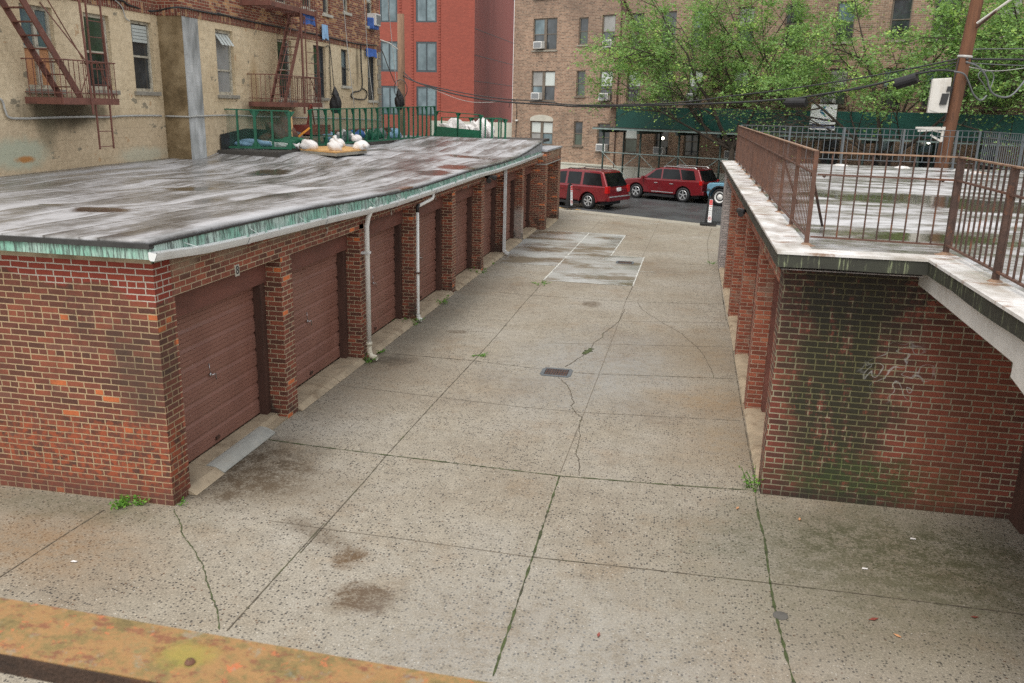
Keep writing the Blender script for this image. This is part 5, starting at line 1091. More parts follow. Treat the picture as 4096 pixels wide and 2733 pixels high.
# blobs: sandbags, rubbish bags
def lump(c, r, seed, n=3, amt=.18, flat=True):
    rnd = random.Random(seed); b = MB(); N1, N2 = 14, 20; c = Vector(c); ph = [(rnd.uniform(1.5, 4), rnd.uniform(0, 6), rnd.uniform(0, 6)) for _ in range(5)]
    vs = []
    for i in range(N1+1):
        th = math.pi*i/N1
        for j in range(N2):
            a = 2*math.pi*j/N2; d = Vector((math.sin(th)*math.cos(a), math.sin(th)*math.sin(a), math.cos(th)))
            k = 1+amt*sum(math.sin(f*(d.x*1.7+d.z)+p+f*1.3*d.y+q) for f, p, q in ph)/3+rnd.uniform(-.015, .015)
            z = d.z*r[2]*k; vs.append(c+Vector((d.x*r[0]*k, d.y*r[1]*k, max(z, -r[2]*.62) if flat else z)))
    fs = [(i*N2+j, (i+1)*N2+j, (i+1)*N2+(j+1) % N2, i*N2+(j+1) % N2) for i in range(N1) for j in range(N2)]
    return b.mesh(vs, fs)
def sandbag(c, r, seed, label, neck, cat='sandbag', group='white sandbags on the plywood', name='sandbag'):
    b = lump(c, r, seed); c = Vector(c); nk = Vector(neck)
    b.tube([c+nk*.75, c+nk*.95+Vector((0, 0, .01)), c+nk*1.2], [r[2]*.55, r[2]*.22, r[2]*.5], 10)
    return b.build(name, M['bag'], label=label, cat=cat, group=group, smooth=True)
RZ = 3.105
plc = [onZ('z2', *q, RZ+.05) for q in ((832, 1248), (1140, 1275), (1395, 1250), (1190, 1222), (970, 1228))]
b = MB(); b.prism([(p.x, p.y, RZ+.06) for p in plc[::-1]], (0, 0, -.035)); b.build('plywood_sheet', M['ply'], label='orange plywood sheet lying on the roof by the green fence', cat='plywood')
b = MB(); b.prism([(p.x+.01, p.y-.02, RZ+.022) for p in plc[::-1]], (0, 0, -.07)); b.build('packing_board', M['sill'], label='grey timber packing under the orange plywood sheet', cat='packing')
for k, (x, y, r, nk, l) in enumerate(((915, 1228, (.26, .17, .15), (-.34, -.05, -.02), 'white sandbag lying alone at the left end of the plywood sheet'), (1130, 1240, (.21, .18, .15), (-.1, .1, .12), 'white sandbag at the middle front edge of the plywood'), (1155, 1212, (.19, .17, .14), (-.12, .1, .14), 'white sandbag behind the one at the middle of the plywood'), (1345, 1230, (.20, .17, .14), (.2, -.1, .0), 'white sandbag at the right end of the plywood, lower one'), (1312, 1200, (.15, .14, .11), (-.14, .05, .08), 'small white sandbag resting at the right end of the plywood, upper one'))):
    p = onZ('z2', x, y, RZ+.12); sandbag((p.x, p.y, RZ+.06+r[2]*.6+(.12 if k == 4 else 0)), r, k+20, l, nk)
for k, (x, y, l) in enumerate(((330, 300, 'heap of white rubbish bags behind the kick board, leftmost'), (452, 312, 'white rubbish bag slumped behind the green kick board, second from left'), (515, 300, 'tall peaked white rubbish bag behind the green kick board'), (585, 325, 'white rubbish bag with tall neck right of the corner green post'), (632, 345, 'white rubbish bag at the right, lowest of the heap'))):
    p = onY('c4', x, y, 34.2); r = [(.55, .3, .34), (.34, .3, .26), (.3, .3, .36), (.3, .3, .48), (.26, .3, .36)][k]
    q = lump((p.x, p.y, max(p.z, 3.1+r[2]*.6)), r, k+60, amt=.42); top = Vector((p.x-.05, p.y, max(p.z, 3.1+r[2]*.6)+r[2]*.8)); q.tube([top-Vector((0, 0, .12)), top+Vector((.0, 0, .12))], [.14, .04], 8)
    q.build('rubbish_bag', M['bag'], label=l, cat='rubbish bag', group='white rubbish bags')
# clutter on the platform behind the netting
b = MB(); b.box(-11.0, -10.85, 22.2, 31.6, 3.32, 3.46); b.box(-11.03, -10.82, 22.2, 31.6, 3.46, 3.49); b.build('steel_beam', M['redsteel'], label='long red oxide steel beam lying behind the green fence', cat='beam')
b = MB(); b.box(-10.9, -10.2, 22.9, 24.0, 3.45, 3.7); b.bar((-10.6, 23.3, 3.7), (-10.5, 23.35, 4.25), .04); b.bar((-10.6, 23.8, 3.7), (-10.5, 23.4, 4.25), .04); b.build('hoist_winch', M['redsteel'], label='red hoist winch with A frame behind the green fence', cat='winch')
b = MB(); b.box(-11.0, -10.2, 22.7, 24.3, 3.36, 3.4); 
for x in (-10.95, -10.25):
    for y in (22.75, 24.25): b.bar((x, y, 3.13), (x, y, 3.36), .05)
b.build('work_table', M['sill'], label='grey work table carrying the red hoist winch', cat='table')
b = MB(); c = onZ('z2', 808, 1170, 3.3); b.lathe([(.14, -.06), (.2, -.06), (.2, .06), (.14, .06), (.14, -.06)], (c.x, c.y, 3.33), (.3, -1, 0), 20); b.build('cable_reel', M['acgrille'], label='grey metal wheel shaped reel in the gap between the green fences', cat='reel')
b = MB(); c = onZ('z2', 850, 1150, 3.4); b.bar((c.x-.25, c.y, 3.3), (c.x+.15, c.y+.2, 3.65), .07, .05); b.build('orange_lever', plain('orange_paint', (.6, .25, .03)), label='orange lever sticking up beside the reel in the fence gap', cat='tool')
q = lump((-10.7, 21.8, 3.4), (.5, .5, .42), 77, amt=.3); q.build('rubbish_heap', M['rustdk'], label='dark heap of debris in the gap between the green fences', cat='debris', smooth=True)
for k, (y, x, c_, l) in enumerate(((20.9, -10.6, 'blind', 'white folded sheet lying behind the near green fence panel'), (20.7, -10.9, 'tarpl', 'pale blue folded sheet lying behind the near green fence panel'), (21.2, -10.1, 'green', 'dark green rolled cloth lying behind the near green fence panel'))):
    q = lump((x, y, 3.22+.05*k), (.55, .18, .10), 80+k, amt=.3); q.build('folded_sheet', M[c_], label=l, cat='sheet')
b = MB(); b.face((-11.36, 19.9, 3.13), (-11.36, 22.6, 3.13), (-11.36, 22.6, 3.55), (-11.36, 21.2, 3.62), (-11.36, 19.9, 3.5)); b.prism([(-11.37, 19.9, 3.13), (-11.37, 22.6, 3.13), (-11.37, 22.6, 3.55), (-11.37, 21.2, 3.62), (-11.37, 19.9, 3.5)], (.02, 0, 0)); b.build('black_sheet', M['blackedge'], label='black waterproof sheet against the cream wall behind the near fence', cat='sheet')
for k in range(9):
    y = 24.6+k*.75; c_ = ['tarpl', 'acgrille', 'bag', 'tarpb', 'green', 'bag', 'acgrille', 'tarpl', 'redsteel'][k]
    q = lump((-10.5+.25*math.sin(k*2.), y, 3.28), (.22, .3, .2), 90+k, amt=.35)
    q.build('tied_bundle', M[c_], label=['pale blue bundle nearest the hoist behind the long green fence', 'grey bundle behind the long green fence next to the pale blue one', 'white bundle in the first half of the platform clutter', 'dark blue bundle in the platform clutter', 'green bundle midway along the platform clutter', 'second white bundle past the green one on the platform', 'far grey bundle on the platform behind the netting', 'far pale blue bundle on the platform behind the netting', 'reddish bundle at the far end of the platform'][k], cat='bundle', group='bundles behind the long green fence', smooth=True)
# hanging ropes and black bags
def onV(P1, P2, t, x, y):
    P1 = Vector(P1); P2 = Vector(P2); n_ = Vector((P2.y-P1.y, -(P2.x-P1.x), 0)); d = ray(t, x, y); k = (P1-CO).dot(n_)/d.dot(n_); return CO+d*k
for k, (Y, pts, l) in enumerate(((31.5, ('z3', (105, -30), (150, 430), (200, 895)), 'pale rope hanging past the wooden pole down to the green fence'), (27.5, ('z2', (1195, -30), (1235, 420), (1292, 905)), 'pale rope hanging in front of the cream wall between the two small windows'), (29.5, ('z2', (1372, -30), (1405, 480), (1455, 900)), 'pale rope hanging by the blue tarp at the end of the cream building'), (24.5, ('z2', (1080, 330), (1105, 560), (1128, 800)), 'thin rope holding the black bag beside the second fire escape'))):
    t = pts[0]; P = [onY(t, x, y, Y) for x, y in pts[1:]]; cable('rope', P, .012, 'cablew' if k < 3 else 'cable', label=l, cat='rope')
for k, (Y, t, x, y, l) in enumerate(((24.5, 'z2', 1135, 868, 'black plastic bag hanging on a rope beside the second fire escape'), (31.0, 'z2', 1665, 855, 'black plastic bag hanging at the foot of the wooden pole'))):
    c = onY(t, x, y, Y); q = lump(c, (.17, .17, .30), 120+k, amt=.14, flat=False); q.tube([c+Vector((0, 0, .25)), c+Vector((-.02, 0, .48))], [.12, .02], 8); q.build('plastic_bag', M['black'], label=l, cat='bag', group='hanging black plastic bags')

# ================================================================== poles and wires
P1 = Vector((7.16, 27, 2.96)); P1t = Vector((7.43, 27, 7.42)); ax = (P1t-P1).normalized()
UP = thing('utility_pole', 'tall leaning brown wooden utility pole behind the grey railing, right', 'utility pole', P1-ax*3.2)
b = MB(); b.tube([P1-ax*3.2, P1, P1t, P1t+ax*4], [.20, .185, .165, .15], 16); b.build('pole', M['pole'], UP, smooth=True)
def polep(z): return P1+ax*((z-P1.z)/ax.z)
b = MB(); c = polep(5.95); b.lathe([(.19, -.03), (.20, 0), (.19, .03)], c, ax, 14); b.build('strap', M['cablew'], UP)
b = MB(); b.tube([polep(5.9)+Vector((-.17, -.1, 0)), polep(4.2)+Vector((-.2, -.12, 0))], .018, 6); b.build('riser_cable', M['cable'], UP)
bx = [onY('z5', *q, 26.7) for q in ((1320, 660), (1480, 650), (1440, 945), (1275, 945))]
CB = thing('equipment_cabinet', 'pale grey metal equipment cabinet mounted on the utility pole', 'cabinet', bx[3])
ex = (bx[2]-bx[3]); b = MB(); b.prism([bx[3], bx[2], bx[1], bx[0]], (.05, .34, .0)); b.build('casing', M['boxpale'], CB, bevel=.015)
b = MB(); b.prism([bx[3]*.92+bx[1]*.08, bx[2]*.60+bx[3]*.40, bx[1]*.62+bx[0]*.38, bx[0]*.93+bx[2]*.07], (0, -.012, 0)); b.build('door', M['boxpale'], CB)
q = onY('z5', 1415, 830, 26.66); b = MB(); b.obox(q, Vector((.09, 0, 0)), Vector((0, .02, 0)), Vector((.02, 0, .15))); b.build('lock_plate', M['blackpvc'], CB)
q = onY('z5', 1455, 745, 26.66); b = MB(); b.obox(q, Vector((.05, 0, 0)), Vector((0, .02, 0)), Vector((.01, 0, .07))); b.build('lock_plate', M['blackpvc'], CB)
b = MB(); a = onY('z5', 1195, 1092, 26.6); c = onY('z5', 1410, 1080, 26.6); d = onY('z5', 1390, 1185, 26.6); e = onY('z5', 1300, 1130, 26.6)
b.bar(a, c, .09, .07); b.bar(a+Vector((.0, .3, .07)), c+Vector((0, .3, .03)), .05, .05); b.bar(c+Vector((0, 0, .06)), d, .08, .06); b.bar(e, d, .05, .05); b.bar(a+Vector((.3, 0, .02)), d+Vector((0, 0, .25)), .04, .04)
b.build('bracket_arm', M['boxpale'], label='white painted bracket arm low on the utility pole', cat='bracket')
for k, (a, c) in enumerate(((( 1690, 195), (1990, -15)), ((1685, 230), (1850, 95)))):
    A_ = onY('z5', *a, 26.8); C2 = onY('z5', *c, 26.2); b = MB(); b.tube([A_, C2], .035, 8); b.build('brace_pipe', M['boxpale'] if not k else M['rustdk'], label=['pale pipe brace rising to the right from the utility pole', 'short dark pipe below the pale brace on the utility pole'][k], cat='pipe')
P2 = Vector((-13.4, 40, 5)); Q1 = Vector((7.3, 27, 5))
b2t, b2b = onY('z3', 215, 118, 40), onY('z3', 222, 880, 40); PO = thing('utility_pole', 'pale wooden utility pole in front of the red brick building', 'utility pole', (b2b.x, 40, 0))
b = MB(); b.tube([(b2b.x, 40, 0), b2b, b2t], [.19, .18, .16], 12); b.build('pole', M['pole2'], PO, smooth=True)
b = MB(); c = Vector((b2b.x+.05, 39.75, 5.0)); b.tube([c+Vector((.32*math.cos(i*.4), 0, .42*math.sin(i*.4))) for i in range(17)], .02, 6); b.build('cable_coil', M['cable'], PO)
b = MB(); a = onY('z3', 45, 335, 39.6); c = onY('z3', 200, 420, 39.9); b.tube([a, (a+c)/2+Vector((0, 0, .08)), c], .03, 6); b.build('bracket', M['cablew'], PO)
wv = lambda *l: [onV(Q1, P2, t, x, y) for t, x, y in l]
CB_ = 'cables over the alley'
cable('utility_cable', wv(('z5', 1545, 490), ('z5', 1130, 575), ('z5', 640, 665), ('z5', 0, 760), ('z4', 1290, 805), ('z4', 1000, 845), ('z4', 580, 873), ('z4', 0, 878), ('z3', 1400, 850), ('z3', 1100, 830), ('z3', 800, 790), ('z3', 500, 728), ('z3', 330, 680), ('z3', 235, 600)), .022, 'cable', label='upper black cable from the utility pole across the alley to the far wooden pole', cat='cable', group=CB_)
cable('utility_cable', wv(('z5', 1530, 600), ('z5', 1350, 590), ('z5', 1100, 640), ('z5', 950, 680), ('z5', 700, 740), ('z5', 480, 775), ('z5', 200, 820), ('z5', 0, 835), ('z4', 1400, 855), ('z4', 900, 875), ('z4', 500, 885), ('z4', 0, 890), ('z3', 1500, 878), ('z3', 1100, 855), ('z3', 800, 815), ('z3', 540, 755), ('z3', 300, 670), ('z3', 220, 620)), .032, 'cable', label='thick lower black cable across the alley with two splice cans', cat='cable', group=CB_)
cable('utility_cable', wv(('z5', 1530, 520), ('z5', 1300, 570), ('z5', 1150, 620), ('z5', 900, 690), ('z5', 600, 750), ('z5', 400, 800), ('z5', 270, 865)), .016, 'cable', label='thin black cable looping down to the left splice can', cat='cable', group=CB_)
cable('utility_cable', wv(('z5', 1520, 540), ('z5', 1380, 590), ('z5', 1180, 570), ('z5', 1000, 600)), .014, 'cable', label='short slack black cable beside the utility pole cabinet', cat='cable', group=CB_)
cable('utility_cable', wv(('z3', 240, 640), ('z3', 520, 760), ('z3', 700, 830), ('z3', 850, 858), ('z3', 1050, 852)), .012, 'cablew', label='thin pale cable across the red building wall', cat='cable', group=CB_)
cable('utility_cable', [onY('z3', 165, 690, 38), onY('z3', 110, 560, 36), onY('z3', 60, 430, 34), onY('z3', 10, 385, 32)], .02, 'cable', label='black cable drooping from the wooden pole to the corner of the cream building', cat='cable', group=CB_)
for k, (a, c, r, l) in enumerate((((1010, 708), (1190, 652), .155, 'black splice can on the cable nearer the utility pole'), ((95, 862), (262, 860), .15, 'black splice can on the cable above the sign'))):
    A_, C2 = wv(('z5', *a), ('z5', *c)); d = (C2-A_); b = MB(); b.tube([A_-d*.12, A_, A_+d*.03, C2-d*.03, C2], [r*.35, r*.4, r, r, r*.9], 14); b.build('splice_can', M['black'], label=l, cat='splice can', group='splice cans')
rw = lambda *l: [onY('z5', x, y, 26.8+(x-1600)*.004) for x, y in l]
for k, (pts, r, mt, l) in enumerate(((((1600, 495), (1850, 497), (2150, 500)), .03, 'cable', 'thick black cable leaving the utility pole to the right'), (((1620, 412), (1800, 410), (2150, 408)), .012, 'cableg', 'thin pale wire leaving the pole at the highest level'), (((1600, 520), (1700, 560), (1770, 650), (1790, 730), (1830, 790), (1920, 815), (2000, 780), (2100, 660)), .028, 'cableg', 'pale drooping loop of cable right of the utility pole, largest loop'), (((1500, 600), (1580, 620), (1620, 690), (1660, 790), (1720, 840), (1770, 800)), .025, 'cableg', 'pale cable loop hanging close behind the utility pole'), (((1760, 600), (1720, 595), (1700, 640), (1740, 700), (1770, 760)), .014, 'cableg', 'small thin wire loop inside the largest cable loop'), (((1760, 595), (1810, 600), (1830, 650), (1800, 740)), .014, 'cableg', 'small thin wire loop at the right side of the cable bundle'), (((1600, 525), (1850, 540), (2150, 552)), .012, 'cableg', 'thin pale wire leaving the pole just below the thick cable'), (((1620, 560), (1850, 595), (2150, 560)), .01, 'cablew', 'sagging thin wire right of the utility pole'))):
    cable('utility_cable', rw(*pts), r, mt, label=l, cat='cable', group='cables right of the utility pole')

# ================================================================== vehicles (x forward, y left, z up; origin on the ground under the middle)
def vehicle(label, loc, rot, L_, W_, wb, r, body, cab, paint_, side_w, arch, rimn=6, rear=None, rack=True, rimstyle='alloy', glass_='carglass', cutrear=.0, frontx=None, cat='suv', clad=None):
    t = thing('parked_car', label, cat, (0, 0, 0), 'cars on the street'); P_ = M[paint_]; fxl = frontx; rxl = fxl-wb
    b = MB(); n = 14
    def archp(cx, R): return [(cx-R*math.cos(math.pi*i/n), max(.28, r*1.0+R*math.sin(math.pi*i/n)-.02)) for i in range(n+1)]
    low = .30; pts = [(-L_/2+.12, low+.1)]+[(x, z) for x, z in archp(rxl, arch)]+[(x, z) for x, z in archp(fxl, arch)]+[(L_/2-.12, low+.05)]+body
    b.prism([(x, -W_/2, z) for x, z in pts], (0, W_, 0)); bd = b.build('body', P_, t, smooth=False, bevel=.055); bd.modifiers['bevel'].segments = 3
    b = MB(); b.box(-L_/2+.3, L_/2-.35, -W_/2+.28, W_/2-.28, .22, .75); b.build('underbody', M['carblack'], t)
    # cabin frustum
    zb, zt = cab[0][1], max(z for x, z in cab); hb, ht = W_/2-.05, W_/2-.22
    hw = lambda z: hb+(ht-hb)*max(0, (z-zb))/(zt-zb)
    n = len(cab); vs = [Vector((x, -hw(z), z)) for x, z in cab]+[Vector((x, hw(z), z)) for x, z in cab]
    fs = [tuple(range(n)), tuple(range(2*n-1, n-1, -1))]+[(i, n+i, n+(i+1) % n, (i+1) % n) for i in range(n)]
    b = MB(); b.mesh(vs, fs); cb = b.build('cabin', P_, t, bevel=.04)
    for s_ in (-1, 1):
        for pl_ in side_w: q = MB(); q.prism([(x, s_*(hw(z)-.012), z) for x, z in pl_], (0, s_*.018, 0)); q.build('side_window', M[glass_], t)
    def span(i, j, dx, w0=.08, lo=.06, hi=.06, inset=.1, name='windshield'):
        a, c = cab[i], cab[j]; A2 = (a[0]+(c[0]-a[0])*lo, a[1]+(c[1]-a[1])*lo); C3 = (a[0]+(c[0]-a[0])*(1-hi), a[1]+(c[1]-a[1])*(1-hi)); q = MB()
        q.prism([(A2[0], -hw(A2[1])+inset, A2[1]), (A2[0], hw(A2[1])-inset, A2[1]), (C3[0], hw(C3[1])-inset, C3[1]), (C3[0], -hw(C3[1])+inset, C3[1])], (dx, 0, 0)); return q.build(name, M[glass_], t)
    fi = max(range(n), key=lambda i: cab[i][0]); span(fi, (fi+1) % n, .03) if cab[(fi+1) % n][1] > cab[fi][1] else span(fi, fi-1, .03)
    ri = min(range(n), key=lambda i: cab[i][0]); 
    up_ = (ri+1) % n if cab[(ri+1) % n][1] > cab[ri][1]+.05 else (ri-1) % n; span(ri, up_, -.03, name='rear_window', inset=.07)
    for cx in (fxl, rxl):
        for s_ in (-1, 1):
            q = MB(); y = s_*(W_/2-.13); q.lathe([(r*.62, -.11), (r*.93, -.115), (r, -.08), (r, .08), (r*.93, .115), (r*.66, .12), (r*.62, .09), (.001, .05)], (cx, y, r), (0, s_, 0), 28); wh = q.build('wheel', M['black'], t, smooth=True)
            q = MB(); yo = s_; q.lathe([(r*.66, .11), (r*.60, .125), (r*.56, .08), (r*.56, .06)], (cx, y, r), (0, s_, 0), 24); q.lathe([(.001, .11), (.06, .105), (.07, .07)], (cx, y, r), (0, s_, 0), 12)
            if rimstyle == 'alloy':
                for k in range(rimn):
                    for dd in (-.09, .09):
                        a = 2*math.pi*k/rimn+dd+.3; a2 = a-dd*.4; q.bar((cx+.04*math.cos(a2), y+s_*.10, r+.04*math.sin(a2)), (cx+r*.6*math.cos(a), y+s_*.105, r+r*.6*math.sin(a)), .035, .02, up=(0, 1, 0))
            else:
                q.lathe([(.001, .10), (r*.3, .10), (r*.34, .07), (r*.45, .075), (r*.6, .10)], (cx, y, r), (0, s_, 0), 24)
            q.build('rim', M['rim'] if rimstyle == 'alloy' else M['acwhite'], wh, smooth=rimstyle != 'alloy')
            if clad:
                q = MB(); ar = [(cx-(arch+e)*math.cos(math.pi*i/12), r+(arch+e)*math.sin(math.pi*i/12)-.02) for e in (0, ) for i in range(13)]+[(cx+(arch+.07)*math.cos(math.pi*i/12), r+(arch+.07)*math.sin(math.pi*i/12)-.02) for i in range(13)]
                q.prism([(x, s_*(W_/2-.02), z) for x, z in ar], (0, s_*.06, 0)); q.build('wheel_arch', M[clad], t)
    for s_ in (-1, 1):
        if rack:
            q = MB(); z = zt+.05; x0, x1 = min(x for x, zz in cab if zz > zt-.05)+.15, max(x for x, zz in cab if zz > zt-.05)-.1
            q.tube([(x0, s_*(ht-.06), zt-.01), (x0+.12, s_*(ht-.06), z), (x1-.15, s_*(ht-.06), z), (x1, s_*(ht-.06), zt-.01)], .02, 6); q.build('roof_rail', M[rack], t)
        q = MB(); xm = cab[fi][0]-.25; q.obox((xm, s_*(W_/2+.10), zb+.08), Vector((.06, 0, 0)), Vector((0, .10, 0)), Vector((0, 0, .075))); q.build('mirror', P_, t, bevel=.03)
        for x in (xm-.75, xm-1.65): q = MB(); q.box(x-.1, x+.1, s_*(W_/2), s_*(W_/2+.03), zb-.16, zb-.125); q.build('door_handle', P_ if rack != 'rim' else M['rim'], t)
        for x in (xm-.02, xm-.95, xm-1.8): q = MB(); q.box(x-.004, x+.004, s_*(W_/2-.01), s_*(W_/2+.0015), .42, zb-.02); q.build('door_seam', M['carblack'], t)
        q = MB(); q.box(fxl-.5-arch-.0, rxl+arch+.1, s_*(W_/2-.01), s_*(W_/2+.012), .43, .47); q.build('side_moulding', M['rim'] if rack == 'rim' else P_, t)
        q = MB(); q.box(fxl-arch-.05, rxl+arch+.05, s_*(W_/2-.15), s_*(W_/2-.03), .2, .31); q.build('sill', M['carblack'], t)
        q = MB(); q.box(-L_/2-.012+cutrear, -L_/2+.16+cutrear, s_*(W_/2-.20), s_*(W_/2+.012), rear[0], rear[1]); q.build('tail_lamp', M['lampred'], t, bevel=.01)
        q = MB(); q.box(L_/2-.22, L_/2-.02, s_*(W_/2-.35), s_*(W_/2+.006), .66, .82); q.build('head_lamp', M['glassb'], t, bevel=.02)
    q = MB(); q.box(-L_/2-.08, -L_/2+.12, -W_/2+.03, W_/2-.03, .42, .62); q.build('rear_bumper', P_ if cat != 'jeep' else M['carblack'], t, bevel=.03)
    q = MB(); q.box(-L_/2-.095, -L_/2-.02, -W_/2+.1, W_/2-.1, .60, .64); q.build('bumper_step', M['rim'] if rack != 'rim' else M['carblack'], t)
    q = MB(); q.box(-L_/2-.03+cutrear, -L_/2+.02+cutrear, -.16, .16, .86, 1.01); q.build('number_plate', M['signwhite'] if rack != 'rim' else M['yellow'], t)
    t.location = loc; t.rotation_euler = (0, 0, rot); return t
HD = math.radians(152)
def upos(t, x, y, off): u, z = onF(t, x, y, off); return u
# nearer red SUV on this side of the street
ur = onF('s', 2350, 795, 11.5)[0]        # rear axle
L1 = 4.87; wb1 = 2.87; fr1 = L1/2-.92
vehicle('dark red suv parked nearest, seen from its rear corner beside the slim marker', S(ur-(-(fr1-wb1)), 10.55, -.2) if False else S(ur+(fr1-wb1), 10.55, -.2), HD, L1, 1.87, wb1, .37,
    [(L1/2, .62), (L1/2-.03, .80), (L1/2-.25, .98), (L1/2-1.25, 1.06), (-L1/2+.10, 1.08), (-L1/2, .96), (-L1/2-.0, .62)],
    [(L1/2-1.30, 1.03), (L1/2-1.95, 1.70), (L1/2-2.3, 1.755), (-L1/2+.65, 1.76), (-L1/2+.42, 1.70), (-L1/2+.07, 1.06)][:5]+[(-L1/2+.06, 1.05)], 'carred',
    [[(L1/2-1.55, 1.10), (L1/2-2.05, 1.62), (L1/2-2.42, 1.65), (L1/2-2.42, 1.10)], [(L1/2-2.54, 1.10), (L1/2-2.54, 1.65), (L1/2-3.28, 1.66), (L1/2-3.28, 1.10)], [(L1/2-3.42, 1.10), (L1/2-3.42, 1.66), (-L1/2+.56, 1.64), (-L1/2+.34, 1.10)]],
    .46, rimn=6, rear=(.78, 1.10), rack='carblack', frontx=fr1, clad='carred')
uf = onF('s', 2543, 768, 5.2)[0]; ur2 = onF('s', 2731, 772, 5.2)[0]; L2 = 4.80*(ur2-uf)/2.79; L2 = max(4.3, min(4.9, L2)); wb2 = ur2-uf; fr2 = L2/2-.93
vehicle('metallic red suv parked across the street, side on, with silver roof rails', S(uf+fr2, 4.28, -.2), HD, L2, 1.88, wb2, .375,
    [(L2/2, .60), (L2/2-.02, .80), (L2/2-.30, .98), (L2/2-1.15, 1.07), (-L2/2+.06, 1.12), (-L2/2, .98), (-L2/2, .60)],
    [(L2/2-1.12, 1.04), (L2/2-1.95, 1.60), (L2/2-2.3, 1.68), (-L2/2+.7, 1.70), (-L2/2+.36, 1.66), (-L2/2+.05, 1.08)], 'carred2',
    [[(L2/2-1.48, 1.11), (L2/2-2.02, 1.54), (L2/2-2.33, 1.60), (L2/2-2.36, 1.11)], [(L2/2-2.44, 1.11), (L2/2-2.42, 1.60), (-L2/2+1.45, 1.62), (-L2/2+1.25, 1.13)], [(-L2/2+1.17, 1.13), (-L2/2+1.37, 1.62), (-L2/2+.62, 1.60), (-L2/2+.42, 1.15)]],
    .45, rimn=5, rear=(.92, 1.14), rack='rim', frontx=fr2, cutrear=.02)
ub = onF('s', 2878, 785, 5.2)[0]; L3 = 4.4; fr3 = L3/2-.72
vehicle('pale sky blue off road car half hidden by the right garage, white steel wheels', S(ub+fr3, 4.26, -.2), HD, L3, 1.9, 2.55, .43,
    [(L3/2, .60), (L3/2, 1.0), (L3/2-.12, 1.10), (L3/2-1.25, 1.16), (-L3/2, 1.16), (-L3/2, .6)],
    [(L3/2-1.3, 1.14), (L3/2-1.6, 1.80), (-L3/2+.1, 1.82), (-L3/2+.0, 1.14)], 'carblue',
    [[(L3/2-1.6, 1.22), (L3/2-1.8, 1.7), (L3/2-2.4, 1.7), (L3/2-2.4, 1.22)], [(L3/2-2.5, 1.22), (L3/2-2.5, 1.7), (-L3/2+.3, 1.7), (-L3/2+.25, 1.22)]],
    .52, rear=(.8, 1.05), rack=None, rimstyle='steel', frontx=fr3, clad='carblack', cat='jeep')

# ================================================================== driveway markers
def marker(label, p, yaw, s=1.0):
    t = thing('driveway_marker', label, 'marker', p, 'driveway no parking markers'); p = Vector(p); c, q = math.cos(yaw), math.sin(yaw); ex = Vector((c, q, 0)); ey = Vector((-q, c, 0))
    b = MB(); b.obox(p+Vector((0, 0, .04)), ex*.32, ey*.2, Vector((0, 0, .04))); b.build('base', M['black'], t, bevel=.015)
    b = MB(); vs = []
    for z, hw_, hd in ((.08, .15, .10), (1.05, .085, .05)): vs += [p+ex*sx1*hw_+ey*sy1*hd+Vector((0, 0, z)) for sx1, sy1 in ((-1, -1), (1, -1), (1, 1), (-1, 1))]
    b.mesh(vs, [(0, 1, 5, 4), (1, 2, 6, 5), (2, 3, 7, 6), (3, 0, 4, 7), (4, 5, 6, 7), (3, 2, 1, 0)]); b.tube([p+Vector((0, 0, 1.05)), p+Vector((0, 0, 1.12))], [.05, .035], 8); b.build('post', M['black'], t)
    up = Vector((0, .053, 1)).normalized(); f = lambda u, z: p+ex*u+ey*(-.104+(z-.08)*.0515)+Vector((0, 0, z))
    q_ = MB(); q_.prism([f(-.035, .12), f(.115, .12), f(.10, 1.0), f(-.02, 1.0)], ey*-.006); q_.build('sign_face', M['signwhite'], t)
    q_ = MB(); q_.prism([f(-.02, .80)+ey*-.006, f(.098, .80)+ey*-.006, f(.096, .985)+ey*-.006, f(-.016, .985)+ey*-.006], ey*-.003); q_.build('red_panel', M['signred'], t)
    nrm = lambda u, z, d: f(u, z)+ey*-d
    text('RESIDENTIAL', .026, nrm(.04, .93, .0095), ex, up, M['signwhite'], t, depth=.0005, sx_=.7); text('PARKING', .034, nrm(.04, .86, .0095), ex, up, M['signwhite'], t, depth=.0005, sx_=.7)
    q_ = MB(); q_.prism([nrm(-.01, .74, .0065), nrm(.02, .715, .0065), nrm(.02, .73, .0065), nrm(.06, .73, .0065), nrm(.06, .715, .0065), nrm(.09, .74, .0065), nrm(.06, .765, .0065), nrm(.06, .75, .0065), nrm(.02, .75, .0065), nrm(.02, .765, .0065)], ey*-.002); q_.build('arrow', M['signred'], t)
    for s_, z in (('NO', .65), ('PARKING', .575), ('ACTIVE', .49), ('DRIVEWAY', .43)): text(s_, .045 if len(s_) < 8 else .034, nrm(.04, z, .0068), ex, up, M['inkdark'], t, depth=.0005, sx_=.75)
    q_ = MB(); q_.tube([nrm(.04+.052*math.cos(a*.4), .27+.068*math.sin(a*.4), .010) for a in range(17)], .006, 5); q_.bar(nrm(.005, .32, .010), nrm(.075, .22, .010), .01, .004); q_.build('no_parking_ring', M['signred'], t)
    text('P', .09, nrm(.04, .27, .0068), ex, up, M['inkdark'], t, depth=.0005)
marker('black driveway marker with a no parking sign, right side of the alley mouth', onZ('hh', 1742, 737, -.0)+Vector((0, .15, 0)), math.radians(-3))
marker('black driveway marker seen nearly edge on in front of the nearest red suv', onZ('hh', 575, 588, -.0)+Vector((0, .12, -.02)), math.radians(55))

